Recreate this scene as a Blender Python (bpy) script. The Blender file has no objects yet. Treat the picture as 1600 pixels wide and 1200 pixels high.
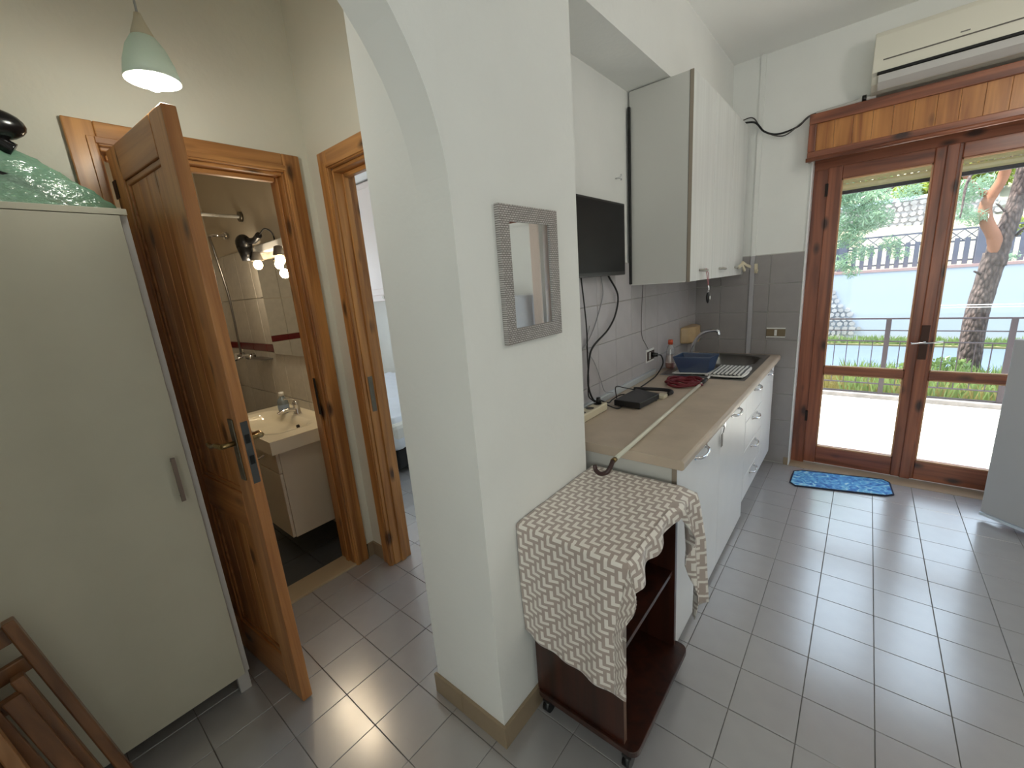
import bpy, bmesh, math, random
from mathutils import Vector, Matrix, noise
random.seed(7)
S = bpy.context.scene
# ---------------------------------------------------------------- camera
CAM = (0.44598, -1.13865, 1.53171)
R0 = (0.77042, 0.633013, -0.075813); R1 = (0.089771, -0.225443, -0.970112); R2 = (-0.631185, 0.740587, -0.230512)
cd = bpy.data.cameras.new('camera'); cam = bpy.data.objects.new('camera', cd); S.collection.objects.link(cam)
cd.sensor_width = 36; cd.lens = 654.244 / 1600 * 36; cd.clip_start = 0.02; cd.clip_end = 200
cam.matrix_world = Matrix(((R0[0], -R1[0], -R2[0], CAM[0]), (R0[1], -R1[1], -R2[1], CAM[1]), (R0[2], -R1[2], -R2[2], CAM[2]), (0, 0, 0, 1)))
S.camera = cam
# ---------------------------------------------------------------- world, sun, exposure
w = bpy.data.worlds.new('sky'); S.world = w; w.use_nodes = True
bgn = w.node_tree.nodes['Background']; bgn.inputs[0].default_value = (0.74, 0.87, 1.0, 1); bgn.inputs[1].default_value = 3.7
sl = bpy.data.lights.new('sun', 'SUN'); sl.energy = 16.0; sl.angle = math.radians(3); sl.color = (1, .95, .86)
so = bpy.data.objects.new('sun', sl); S.collection.objects.link(so)
so.rotation_euler = Vector((.50, .03, -.86)).to_track_quat('-Z', 'Y').to_euler()
def portal(name, loc, direction, sx, sy):
    l = bpy.data.lights.new(name, 'AREA'); l.shape = 'RECTANGLE'; l.size = sx; l.size_y = sy; l.cycles.is_portal = True
    o = bpy.data.objects.new(name, l); S.collection.objects.link(o); o.location = loc
    o.rotation_euler = Vector(direction).to_track_quat('-Z', 'Z').to_euler(); return o
portal('portal_balcony', (.75, 2.86, 1.0), (0, -1, 0), 1.3, 2.0)
portal('portal_back', (1.2, -2.70, 1.4), (0, 1, 0), 2.0, 1.7)
portal('portal_bedroom_left', (-5.72, 1.1, 1.65), (1, 0, 0), 1.6, 1.1)
portal('portal_bedroom', (-2.15, 2.80, 1.45), (0, -1, 0), 1.9, 1.9)
S.view_settings.view_transform = 'Standard'; S.view_settings.look = 'None'; S.view_settings.gamma = 1
S.view_settings.use_curve_mapping = False; S.view_settings.exposure = 0.0
S.cycles.use_denoising = True; S.cycles.max_bounces = 12; S.cycles.diffuse_bounces = 6; S.cycles.caustics_reflective = False
S.cycles.transparent_max_bounces = 16; S.cycles.sample_clamp_indirect = 8

# ---------------------------------------------------------------- materials
def srgb(c):
    return tuple((v / 255 / 12.92 if v / 255 <= .04045 else ((v / 255 + .055) / 1.055) ** 2.4) for v in c) + (1,)
MATS = {}
def mat(name, col, rough=.5, metal=0, bump=0, bscale=60, var=0, vscale=8, emis=None, es=0, spec=.5, coat=0, alpha=None, trans=0, sheen=0):
    if name in MATS: return MATS[name]
    m = bpy.data.materials.new(name); m.use_nodes = True; nt = m.node_tree; b = nt.nodes['Principled BSDF']
    c = srgb(col); b.inputs['Base Color'].default_value = c; b.inputs['Roughness'].default_value = rough; b.inputs['Metallic'].default_value = metal
    b.inputs['Specular IOR Level'].default_value = spec; b.inputs['Coat Weight'].default_value = coat
    if trans: b.inputs['Transmission Weight'].default_value = trans
    if sheen: b.inputs['Sheen Weight'].default_value = sheen
    tc = nt.nodes.new('ShaderNodeTexCoord')
    if var:
        n = nt.nodes.new('ShaderNodeTexNoise'); n.inputs['Scale'].default_value = vscale; n.inputs['Detail'].default_value = 5
        nt.links.new(tc.outputs['Object'], n.inputs['Vector'])
        r = nt.nodes.new('ShaderNodeValToRGB'); r.color_ramp.elements[0].position = .3; r.color_ramp.elements[1].position = .7
        r.color_ramp.elements[0].color = tuple(x * (1 - var) for x in c[:3]) + (1,); r.color_ramp.elements[1].color = tuple(min(1, x * (1 + var)) for x in c[:3]) + (1,)
        nt.links.new(n.outputs['Fac'], r.inputs['Fac']); nt.links.new(r.outputs['Color'], b.inputs['Base Color'])
    if bump:
        n = nt.nodes.new('ShaderNodeTexNoise'); n.inputs['Scale'].default_value = bscale; n.inputs['Detail'].default_value = 4
        nt.links.new(tc.outputs['Object'], n.inputs['Vector'])
        bp = nt.nodes.new('ShaderNodeBump'); bp.inputs['Strength'].default_value = bump; bp.inputs['Distance'].default_value = .01
        nt.links.new(n.outputs['Fac'], bp.inputs['Height']); nt.links.new(bp.outputs['Normal'], b.inputs['Normal'])
    if emis: b.inputs['Emission Color'].default_value = srgb(emis); b.inputs['Emission Strength'].default_value = es
    MATS[name] = m; return m
def wood(name, dark, light, axis=2, rough=.38, knots=True, coat=.25, gs=1.0):
    if name in MATS: return MATS[name]
    m = bpy.data.materials.new(name); m.use_nodes = True; nt = m.node_tree; b = nt.nodes['Principled BSDF']; L = nt.links.new
    tc = nt.nodes.new('ShaderNodeTexCoord'); mp = nt.nodes.new('ShaderNodeMapping'); sc = [26 * gs, 26 * gs, 26 * gs]; sc[axis] = 1.4; mp.inputs['Scale'].default_value = sc
    L(tc.outputs['Object'], mp.inputs['Vector'])
    n = nt.nodes.new('ShaderNodeTexNoise'); n.inputs['Scale'].default_value = 1; n.inputs['Detail'].default_value = 7; n.inputs['Distortion'].default_value = .6; L(mp.outputs['Vector'], n.inputs['Vector'])
    r = nt.nodes.new('ShaderNodeValToRGB'); r.color_ramp.elements[0].position = .32; r.color_ramp.elements[1].position = .68
    r.color_ramp.elements[0].color = srgb(dark); r.color_ramp.elements[1].color = srgb(light); L(n.outputs['Fac'], r.inputs['Fac'])
    out = r.outputs['Color']
    if knots:
        mk = nt.nodes.new('ShaderNodeMapping'); s2 = [9, 9, 9]; s2[axis] = 4.2; mk.inputs['Scale'].default_value = s2; L(tc.outputs['Object'], mk.inputs['Vector'])
        v = nt.nodes.new('ShaderNodeTexVoronoi'); v.inputs['Scale'].default_value = 1; L(mk.outputs['Vector'], v.inputs['Vector'])
        kr = nt.nodes.new('ShaderNodeValToRGB'); kr.color_ramp.elements[0].position = .10; kr.color_ramp.elements[0].color = (1, 1, 1, 1)
        kr.color_ramp.elements[1].position = .24; kr.color_ramp.elements[1].color = (0, 0, 0, 1); L(v.outputs['Distance'], kr.inputs['Fac'])
        mx = nt.nodes.new('ShaderNodeMix'); mx.data_type = 'RGBA'; L(kr.outputs['Color'], mx.inputs[0]); L(out, mx.inputs[6])
        mx.inputs[7].default_value = tuple(x * .3 for x in srgb(dark)[:3]) + (1,); out = mx.outputs[2]
    L(out, b.inputs['Base Color']); b.inputs['Roughness'].default_value = rough; b.inputs['Coat Weight'].default_value = coat; b.inputs['Coat Roughness'].default_value = .25
    bp = nt.nodes.new('ShaderNodeBump'); bp.inputs['Strength'].default_value = .12; bp.inputs['Distance'].default_value = .004
    L(n.outputs['Fac'], bp.inputs['Height']); L(bp.outputs['Normal'], b.inputs['Normal'])
    MATS[name] = m; return m
def glassmat(name, tint=(1, 1, 1), refl=.06):
    if name in MATS: return MATS[name]
    m = bpy.data.materials.new(name); m.use_nodes = True; nt = m.node_tree; nt.nodes.clear(); L = nt.links.new
    o = nt.nodes.new('ShaderNodeOutputMaterial'); t = nt.nodes.new('ShaderNodeBsdfTransparent'); t.inputs[0].default_value = (*tint, 1)
    g = nt.nodes.new('ShaderNodeBsdfGlossy'); g.inputs['Roughness'].default_value = .03
    x = nt.nodes.new('ShaderNodeMixShader'); lw = nt.nodes.new('ShaderNodeLayerWeight'); lw.inputs[0].default_value = .25
    ma = nt.nodes.new('ShaderNodeMath'); ma.operation = 'MULTIPLY_ADD'; ma.inputs[1].default_value = .12; ma.inputs[2].default_value = refl * .2
    L(lw.outputs['Fresnel'], ma.inputs[0]); L(ma.outputs[0], x.inputs[0]); L(t.outputs[0], x.inputs[1]); L(g.outputs[0], x.inputs[2]); L(x.outputs[0], o.inputs[0])
    MATS[name] = m; return m
def translucent(name, col, mixf=.5, gloss=.12, transp=.3, bump=0):
    if name in MATS: return MATS[name]
    m = bpy.data.materials.new(name); m.use_nodes = True; nt = m.node_tree; nt.nodes.clear(); L = nt.links.new; c = srgb(col)
    o = nt.nodes.new('ShaderNodeOutputMaterial'); d = nt.nodes.new('ShaderNodeBsdfDiffuse'); d.inputs[0].default_value = c
    tl = nt.nodes.new('ShaderNodeBsdfTranslucent'); tl.inputs[0].default_value = c; t = nt.nodes.new('ShaderNodeBsdfTransparent'); t.inputs[0].default_value = c
    g = nt.nodes.new('ShaderNodeBsdfGlossy'); g.inputs['Roughness'].default_value = .18
    a = nt.nodes.new('ShaderNodeMixShader'); a.inputs[0].default_value = mixf; b = nt.nodes.new('ShaderNodeMixShader'); b.inputs[0].default_value = transp
    e = nt.nodes.new('ShaderNodeMixShader'); e.inputs[0].default_value = gloss
    L(d.outputs[0], a.inputs[1]); L(tl.outputs[0], a.inputs[2]); L(a.outputs[0], b.inputs[1]); L(t.outputs[0], b.inputs[2]); L(b.outputs[0], e.inputs[1]); L(g.outputs[0], e.inputs[2]); L(e.outputs[0], o.inputs[0])
    if bump:
        n = nt.nodes.new('ShaderNodeTexNoise'); n.inputs['Scale'].default_value = 22; n.inputs['Detail'].default_value = 3; bp = nt.nodes.new('ShaderNodeBump'); bp.inputs['Strength'].default_value = bump
        bp.inputs['Distance'].default_value = .02; L(n.outputs['Fac'], bp.inputs['Height'])
        for s in (d, g): L(bp.outputs[0], s.inputs['Normal'])
    MATS[name] = m; return m
def emit(name, col, s):
    if name in MATS: return MATS[name]
    m = bpy.data.materials.new(name); m.use_nodes = True; nt = m.node_tree; nt.nodes.clear()
    o = nt.nodes.new('ShaderNodeOutputMaterial'); e = nt.nodes.new('ShaderNodeEmission'); e.inputs[0].default_value = srgb(col); e.inputs[1].default_value = s
    nt.links.new(e.outputs[0], o.inputs[0]); MATS[name] = m; return m

PL = mat('plaster', (236, 237, 234), .85, bump=.12, bscale=35, var=.02, vscale=3, spec=.2)
PLH = mat('plaster_hall', (222, 220, 206), .85, bump=.15, bscale=35, var=.03, vscale=3, spec=.2)
CEIL = mat('ceiling_paint', (246, 246, 243), .9)
GROUT = mat('grout', (120, 116, 112), .9)
TILE = mat('floor_tile_glaze', (162, 160, 161), .3, var=.03, vscale=14, bump=.02, bscale=90, spec=.8, coat=1.0)
TILE.node_tree.nodes['Principled BSDF'].inputs['Coat Roughness'].default_value = .21; TILE.node_tree.nodes['Principled BSDF'].inputs['Coat IOR'].default_value = 2.1
WTILE = mat('wall_tile_glaze', (182, 178, 180), .3, var=.04, vscale=10, bump=.03, bscale=50)
WGROUT = mat('wall_grout', (196, 194, 190), .8)
SKIRT = mat('skirting_tile', (150, 132, 108), .45, var=.06)
PINE_V = wood('pine_upright', (140, 90, 46), (202, 146, 84), 2)
PINE_X = wood('pine_along_x', (140, 90, 46), (202, 146, 84), 0)
PINE_Y = wood('pine_along_y', (142, 92, 48), (204, 148, 86), 1)
LEAF_V = wood('door_pine_upright', (156, 98, 52), (204, 144, 86), 2)
LEAF_X = wood('door_pine_crosswise', (152, 96, 52), (198, 138, 82), 0)
RED_V = wood('red_pine_upright', (104, 54, 36), (164, 98, 68), 2, rough=.35)
RED_X = wood('red_pine_along_x', (104, 54, 36), (168, 102, 70), 0, rough=.35)
PANEL = wood('amber_panel_boards', (150, 88, 40), (204, 140, 74), 2, rough=.4)
WHITE_LAM = mat('white_laminate', (238, 239, 240), .38, var=.015)
CABF = wood('white_woodgrain_laminate', (222, 224, 222), (232, 234, 232), 2, rough=.4, knots=False, coat=.1)
EDGE = mat('taupe_edging', (152, 140, 126), .5)
GREYSIDE = mat('grey_white_side', (206, 205, 200), .5)
WORKTOP = mat('beige_worktop', (190, 174, 156), .42, var=.10, vscale=7, bump=.05, bscale=120)
CHROME = mat('chrome', (225, 225, 228), .12, 1)
STEEL = mat('brushed_steel', (150, 148, 146), .28, 1, bump=.03, bscale=200)
BLACK = mat('black_plastic', (18, 18, 20), .35)
BLACKM = mat('black_matt', (12, 12, 13), .7)
SCREEN = mat('dark_screen', (12, 12, 15), .42, spec=.25)
CREAM = mat('cream_plastic', (214, 204, 178), .4)
WPLAST = mat('white_plastic', (228, 228, 224), .35)
BRASS = mat('aged_brass', (150, 128, 88), .3, 1)
PEWTER = mat('dull_plate_metal', (122, 116, 104), .35, 1)
MIRROR = mat('mirror_glass', (235, 238, 238), .02, 1)
GLASS = glassmat('clear_glass', (.93, .95, .97))
DARKWOOD = wood('dark_walnut_veneer', (34, 15, 9), (62, 28, 16), 2, rough=.35, knots=False, coat=.2)
CABLE = mat('black_cable', (14, 14, 15), .5); CABLEG = mat('grey_cable', (150, 150, 152), .5)

# ---------------------------------------------------------------- mesh helpers
C = S.collection
class MB:
    def __init__(s): s.v = []; s.f = []; s.m = []; s.cur = 0; s.sm = []
    def quad(s, *pts, smooth=False):
        i = len(s.v); s.v += [tuple(p) for p in pts]; s.f.append(tuple(range(i, i + len(pts)))); s.m.append(s.cur); s.sm.append(smooth); return s
    def box(s, x0, y0, z0, x1, y1, z1):
        if x0 > x1: x0, x1 = x1, x0
        if y0 > y1: y0, y1 = y1, y0
        if z0 > z1: z0, z1 = z1, z0
        i = len(s.v); s.v += [(x0, y0, z0), (x1, y0, z0), (x1, y1, z0), (x0, y1, z0), (x0, y0, z1), (x1, y0, z1), (x1, y1, z1), (x0, y1, z1)]
        for f in ((3, 2, 1, 0), (4, 5, 6, 7), (0, 1, 5, 4), (1, 2, 6, 5), (2, 3, 7, 6), (3, 0, 4, 7)): s.f.append(tuple(i + k for k in f)); s.m.append(s.cur); s.sm.append(False)
        return s
    def prism(s, pts, axis, a, b):
        n = len(pts); i = len(s.v)
        def mk(p, t):
            return (t, p[0], p[1]) if axis == 0 else ((p[0], t, p[1]) if axis == 1 else (p[0], p[1], t))
        s.v += [mk(p, a) for p in pts] + [mk(p, b) for p in pts]
        s.f.append(tuple(range(i + n - 1, i - 1, -1))); s.f.append(tuple(range(i + n, i + 2 * n))); s.m += [s.cur] * 2; s.sm += [False] * 2
        for k in range(n):
            s.f.append((i + k, i + (k + 1) % n, i + n + (k + 1) % n, i + n + k)); s.m.append(s.cur); s.sm.append(False)
        return s
    def bar(s, p, q, wx, wy, up=(0, 0, 1)):
        p = Vector(p); q = Vector(q); d = (q - p).normalized(); u = Vector(up)
        if abs(d.dot(u)) > .99: u = Vector((1, 0, 0))
        a = d.cross(u).normalized() * wx / 2; b = a.cross(d).normalized() * wy / 2; i = len(s.v)
        for c in (p, q): s.v += [tuple(c - a - b), tuple(c + a - b), tuple(c + a + b), tuple(c - a + b)]
        for f in ((0, 1, 2, 3), (7, 6, 5, 4), (0, 4, 5, 1), (1, 5, 6, 2), (2, 6, 7, 3), (3, 7, 4, 0)): s.f.append(tuple(i + k for k in f)); s.m.append(s.cur); s.sm.append(False)
        return s
    def tube(s, pts, r, n=8, smooth=True, cap=True):
        pts = [Vector(p) for p in pts]; rs = r if isinstance(r, (list, tuple)) else [r] * len(pts); i0 = len(s.v); pa = None
        for k, p in enumerate(pts):
            d = (pts[min(k + 1, len(pts) - 1)] - pts[max(k - 1, 0)]).normalized()
            if pa is None:
                u = Vector((0, 0, 1)) if abs(d.z) < .9 else Vector((1, 0, 0)); pa = d.cross(u).normalized()
            pa = (pa - d * pa.dot(d)).normalized(); pb = d.cross(pa)
            for j in range(n):
                t = 2 * math.pi * j / n; s.v.append(tuple(p + (pa * math.cos(t) + pb * math.sin(t)) * rs[k]))
        for k in range(len(pts) - 1):
            for j in range(n):
                a = i0 + k * n + j; b = i0 + k * n + (j + 1) % n; s.f.append((a, b, b + n, a + n)); s.m.append(s.cur); s.sm.append(smooth)
        if cap:
            s.f.append(tuple(i0 + j for j in range(n - 1, -1, -1))); s.f.append(tuple(i0 + (len(pts) - 1) * n + j for j in range(n))); s.m += [s.cur] * 2; s.sm += [False] * 2
        return s
    def lathe(s, prof, cx, cy, n=24, smooth=True):
        i0 = len(s.v)
        for r, z in prof:
            for j in range(n):
                t = 2 * math.pi * j / n; s.v.append((cx + r * math.cos(t), cy + r * math.sin(t), z))
        for k in range(len(prof) - 1):
            for j in range(n):
                a = i0 + k * n + j; b = i0 + k * n + (j + 1) % n; s.f.append((a, b, b + n, a + n)); s.m.append(s.cur); s.sm.append(smooth)
        return s
    def grid(s, rows, smooth=True):
        i0 = len(s.v); nr = len(rows); nc = len(rows[0])
        for r in rows: s.v += [tuple(p) for p in r]
        for a in range(nr - 1):
            for b in range(nc - 1):
                q = i0 + a * nc + b; s.f.append((q, q + 1, q + nc + 1, q + nc)); s.m.append(s.cur); s.sm.append(smooth)
        return s
    def ball(s, c, rx, ry, rz, n=16, m=10, f=None):
        i0 = len(s.v)
        for a in range(m + 1):
            th = math.pi * a / m
            for b in range(n):
                ph = 2 * math.pi * b / n; d = Vector((math.sin(th) * math.cos(ph), math.sin(th) * math.sin(ph), math.cos(th))); k = f(d) if f else 1
                s.v.append((c[0] + d.x * rx * k, c[1] + d.y * ry * k, c[2] + d.z * rz * k))
        for a in range(m):
            for b in range(n):
                q = i0 + a * n + b; q2 = i0 + a * n + (b + 1) % n; s.f.append((q, q2, q2 + n, q + n)); s.m.append(s.cur); s.sm.append(True)
        return s
    def build(s, name, mats, parent=None, bevel=0, label=None, cat=None, group=None, kind=None, solid=0, sub=0, loc=None):
        me = bpy.data.meshes.new(name); o = bpy.data.objects.new(name, me); C.objects.link(o); V = s.v
        if parent is not None:
            root = parent
            while root.parent: root = root.parent
            o.parent = parent; inv = root['_inv'] if '_inv' in root else None
            mi = ROOTS.get(root.name)
            if mi is not None: V = [tuple(mi @ Vector(v)) for v in V]
        else:
            if loc is None:
                loc = ((min(v[0] for v in V) + max(v[0] for v in V)) / 2, (min(v[1] for v in V) + max(v[1] for v in V)) / 2, min(v[2] for v in V))
            V = [(v[0] - loc[0], v[1] - loc[1], v[2] - loc[2]) for v in V]; o.location = loc
            ROOTS[o.name] = Matrix.Translation(loc).inverted()
        me.from_pydata(V, [], s.f)
        for m in (mats if isinstance(mats, (list, tuple)) else [mats]): me.materials.append(m)
        me.polygons.foreach_set('material_index', s.m); me.polygons.foreach_set('use_smooth', s.sm); me.update()
        bm = bmesh.new(); bm.from_mesh(me); bmesh.ops.recalc_face_normals(bm, faces=bm.faces); bm.to_mesh(me); bm.free()
        if solid: md = o.modifiers.new('solid', 'SOLIDIFY'); md.thickness = solid; md.offset = 0
        if sub: md = o.modifiers.new('sub', 'SUBSURF'); md.levels = md.render_levels = sub
        if bevel: md = o.modifiers.new('bevel', 'BEVEL'); md.width = bevel; md.segments = 2; md.limit_method = 'ANGLE'
        if label: o['label'] = label
        if cat: o['category'] = cat
        if group: o['group'] = group
        if kind: o['kind'] = kind
        return o
ROOTS = {}
def thing(name, label, cat, loc=(0, 0, 0), rotz=0, group=None, kind=None, local=False):
    o = bpy.data.objects.new(name, None); C.objects.link(o); o.location = loc; o.rotation_euler = (0, 0, rotz); o.empty_display_size = .05
    M = Matrix.Translation(loc) @ Matrix.Rotation(rotz, 4, 'Z')
    ROOTS[o.name] = Matrix.Identity(4) if local else M.inverted()
    if label: o['label'] = label
    if cat: o['category'] = cat
    if group: o['group'] = group
    if kind: o['kind'] = kind
    return o
def struct(name): return thing(name, None, None, kind='structure')
def cr(pts, n=8):
    P = [Vector(p) for p in pts]; P = [P[0] * 2 - P[1]] + P + [P[-1] * 2 - P[-2]]; out = []
    for i in range(1, len(P) - 2):
        for k in range(n):
            t = k / n; out.append(.5 * ((2 * P[i]) + (P[i + 1] - P[i - 1]) * t + (2 * P[i - 1] - 5 * P[i] + 4 * P[i + 1] - P[i + 2]) * t * t + (3 * P[i] - P[i - 1] - 3 * P[i + 1] + P[i + 2]) * t ** 3))
    out.append(P[-2]); return out
def copy(o, parent=None):
    c = o.copy(); C.objects.link(c)
    if parent: c.parent = parent
    for ch in o.children: copy(ch, c)
    return c
def B(*a): return MB().box(*a)

# ================================================================ ROOM SHELL
H = 2.90; KX = -.63; EY = 2.52; BX = -1.73; RX = 2.8; SY = -2.6
# ---- floor: slab of grout + individual tiles
T = .2
fl = MB(); fl.box(-3.7, -2.6, -.12, 2.8, 2.66, -.004); fl.box(-5.6, .0, -.12, -3.7, 2.66, -.004)
floor = fl.build('floor', GROUT, kind='structure', loc=(0, 0, 0))
def cam_xy(x, y, z=0):
    d = Vector((x - CAM[0], y - CAM[1], z - CAM[2])); zc = d.dot(Vector(R2))
    if zc < .15: return None
    return 800 + 654.2 * d.dot(Vector(R0)) / zc, 600 + 654.2 * d.dot(Vector(R1)) / zc, zc
def floor_ok(x, y):
    if x > -1.73 and x < 2.8 and y > -2.6 and y < 2.66:
        if x < -.5 and y > 0 and x > -.8: return False
        if x < -.8 and y > 2.5: return False
        return True
    return -5.6 < x <= -1.73 and .1 < y < 2.5
cells = []
for i in range(-28, 14):
    for j in range(-13, 14):
        x = (i + .5) * T; y = (j + .5) * T
        if not floor_ok(x, y): continue
        c = cam_xy(x, y); vis = c is not None and -60 < c[0] < 1660 and -60 < c[1] < 1260
        if x < -.4 and y < 0 and y > -.36 and x > -.72: vis = False
        cells.append((0 if vis else 1, c[2] if c else 99, x, y))
cells.sort()
g = .0022
tm = None; rest = MB()
for k, (a, b_, x, y) in enumerate(cells):
    if k < 300:
        if tm is None:
            t0 = B(-T / 2 + g / 2, -T / 2 + g / 2, -.006, T / 2 - g / 2, T / 2 - g / 2, 0).build('tile', TILE, floor, bevel=.0012); tm = t0.data
            t0.location = (x, y, 0)
        else:
            t = bpy.data.objects.new('tile', tm); C.objects.link(t); t.parent = floor; md = t.modifiers.new('bevel', 'BEVEL'); md.width = .0012; md.segments = 1; t.location = (x, y, random.uniform(-.0003, .0003))
    else: rest.box(x - T / 2 + g / 2, y - T / 2 + g / 2, -.006, x + T / 2 - g / 2, y + T / 2 - g / 2, 0)
rest.build('further_tiles', TILE, floor, kind='stuff')
# threshold strip in front of balcony door
B(.1, 2.5, -.004, 1.42, 2.64, .004).build('trim_1', mat('sill_stone', (168, 150, 128), .4, var=.05), kind='structure', bevel=.002)
# ---- ceiling
B(-5.7, -2.7, H, 2.9, 2.8, H + .12).build('ceiling', CEIL, kind='structure', loc=(0, 0, H))
# ---- arch wall (x -.49..-.365) with arched opening y -1.55..-.365
def arch_wall():
    m = MB(); x0, x1 = -.49, -.365; yc = -.9575; r = .5925; zs = 1.755
    ys = [yc + r * math.cos(math.pi * k / 40) for k in range(41)]; zs_ = [zs + r * math.sin(math.pi * k / 40) for k in range(41)]
    for k in range(40):
        a = (ys[k], zs_[k]); b = (ys[k + 1], zs_[k + 1])
        for x in (x0, x1): m.quad((x, a[0], a[1]), (x, b[0], b[1]), (x, b[0], H), (x, a[0], H))
        m.quad((x0, a[0], a[1]), (x0, b[0], b[1]), (x1, b[0], b[1]), (x1, a[0], a[1]), smooth=True)
    m.build('wall_arch', PL, kind='structure')
    return
arch_wall()
m = MB(); m.box(-.49, -.365, 0, -.365, .235, H); m.box(-.705, -.365, 0, -.49, 0, H); m.box(-.705, 0, 0, -.49, .235, H); m.build('wall_pillar', PL, kind='structure')
B(-.49, -2.6, 0, -.365, -1.55, H).build('wall_hall_partition', PL, kind='structure')
# ---- kitchen left wall: slab + wall tiles
m = MB(); m.box(-.80, .235, 0, KX, EY + .14, H)
wl = m.build('wall_left', [PL], kind='structure', loc=(0, 0, 0))
B(KX, .235, .80, KX + .004, EY, 1.605).build('tile_bed', WGROUT, wl)
zt = [.985, 1.19, 1.395, 1.6]
wt = {}
def walltile(parent, axis, u, z, wu, hz, pos, nrm, M=WTILE, name='tile'):
    key = (axis, round(wu, 3), round(hz, 3), nrm, M.name)
    if key not in wt:
        if axis == 0: b = B(0, -wu / 2, -hz / 2, .008 * nrm, wu / 2, hz / 2)
        else: b = B(-wu / 2, 0, -hz / 2, wu / 2, .008 * nrm, hz / 2)
        me = bpy.data.meshes.new(name); me.from_pydata(b.v, [], b.f); me.materials.append(M); wt[key] = me
    o = bpy.data.objects.new(name, wt[key]); C.objects.link(o); o.parent = parent; md = o.modifiers.new('bevel', 'BEVEL'); md.width = .0012; md.segments = 1
    p = Vector((pos, u, z)) if axis == 0 else Vector((u, pos, z)); r = parent
    o.location = ROOTS[parent.name] @ p
    return o
P = .21
for r in range(4):
    z = 1.6 - P * .985 / 2 - r * .2068
    y = EY
    k = 0
    while y > .24:
        wd = P if y - P > .235 else y - .235
        if wd > .02: walltile(wl, 0, y - wd / 2, z, wd - .003, .2038, KX + .002, 1)
        y -= wd; k += 1
# ---- end wall (y = EY) with balcony door opening x .1..1.4 z 0..2.2
m = MB(); yb = EY + .20
m.box(-.80, EY, 0, .10, yb, H); m.box(.10, EY, 2.20, 1.41, yb, H); m.box(1.41, EY, 0, RX, yb, H)
we = m.build('wall_end', [PL], kind='structure', loc=(0, 0, 0))
B(KX, EY - .004, 0, .1, EY, 1.605).build('tile_bed', WGROUT, we)
for r in range(8):
    hz = .2038 if r < 7 else .145
    z = 1.6 - .1034 - r * .2068 if r < 7 else (1.6 - 7 * .2068) / 2 + .005
    for (xa, xb) in ((-.63, -.435), (-.435, -.235), (-.205, -.105), (-.105, .097)):
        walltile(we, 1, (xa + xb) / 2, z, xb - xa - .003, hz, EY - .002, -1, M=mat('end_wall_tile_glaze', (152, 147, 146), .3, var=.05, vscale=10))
B(-.236, EY - .022, .0, -.206, EY - .002, 1.6).build('corner_strip', mat('strip_grey', (176, 174, 178), .4), we, bevel=.003)
B(-.236, EY - .012, 1.6, -.206, EY, H).build('plaster_strip', PL, we)
B(.094, EY - .014, 0, .103, EY + .095, 2.16).build('corner_bead', mat('bead_white', (235, 235, 235), .4), we, bevel=.002)
# ---- soffit box above wall cabinets
m = MB(); m.box(KX, .235, 2.482, -.405, EY, H); m.build('trim_2', PL, kind='structure')
# ---- right wall; back wall with an unseen window added to brighten the room
B(RX, -2.7, 0, RX + .15, 2.72, H).build('wall_right', PL, kind='structure')
m = MB(); yb2 = SY - .12; m.box(-5.7, yb2, 0, .2, SY, H); m.box(2.2, yb2, 0, RX + .15, SY, H); m.box(.2, yb2, 0, 2.2, SY, .55); m.box(.2, yb2, 2.25, 2.2, SY, H)
m.build('wall_back', PL, kind='structure')
w2 = MB()
for xx in (.2, 1.17, 2.14): w2.box(xx, SY - .09, .55, xx + .06, SY - .04, 2.25)
w2.box(.2, SY - .09, .55, 2.2, SY - .04, .61); w2.box(.2, SY - .09, 2.19, 2.2, SY - .04, 2.25)
w2o = w2.build('added_window_2', RED_V, kind='structure', bevel=.004)
WARMG = glassmat('warm_light_glass', (1.0, .95, .86)); B(.26, SY - .066, .61, 1.17, SY - .06, 2.19).build('pane', WARMG, w2o); B(1.23, SY - .066, .61, 2.14, SY - .06, 2.19).build('pane', WARMG, w2o)  # warm tint put into the glass to warm the light of this added window
# ---- hall: bathroom wall at x=BX with opening y -.80..-.11, z 0..2.12
m = MB(); m.box(BX - .12, -2.6, 0, BX, -.80, H); m.box(BX - .12, -.80, 2.155, BX, -.10, H); m.box(BX - .12, -.10, 0, BX, .0, H)
m.build('wall_hall', PLH, kind='structure')
# ---- bedroom wall at y=0 with opening x -1.52..-.82
m = MB(); m.box(BX - .12, 0, 0, -1.535, .1, H); m.box(-1.535, 0, 2.15, -.734, .1, H)
m.box(-.80, 0, 0, -.734, .1, 2.15); m.box(-4.0, .06, 0, BX - .12, .1, H); m.box(-5.6, .06, 0, -4.0, .1, H)
m.build('wall_bedroom', PLH, kind='structure')
# ---- skirtings
def skirt(name, *a): B(*a).build(name, SKIRT, kind='structure', bevel=.0015)
skirt('baseboard_pillar_end', -.717, -.377, 0, -.565, -.365, .085)
skirt('baseboard_pillar_end', -.563, -.377, 0, -.353, -.365, .085)
skirt('baseboard_pillar_side', -.365, -.365, 0, -.353, -.06, .085)
skirt('baseboard_pillar_side', -.365, -.058, 0, -.353, .235, .085)
skirt('baseboard_hall', BX, -.045, 0, BX + .012, -.012, .085)
skirt('baseboard_hall', BX, -.012, 0, -1.605, 0, .085)
skirt('baseboard_end', .065, EY - .016, 0, .094, EY - .010, .06)
skirt('baseboard_end', 1.42, EY - .012, 0, RX, EY, .085)
skirt('baseboard_right', RX - .012, -2.6, 0, RX, EY - .012, .085)

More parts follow.
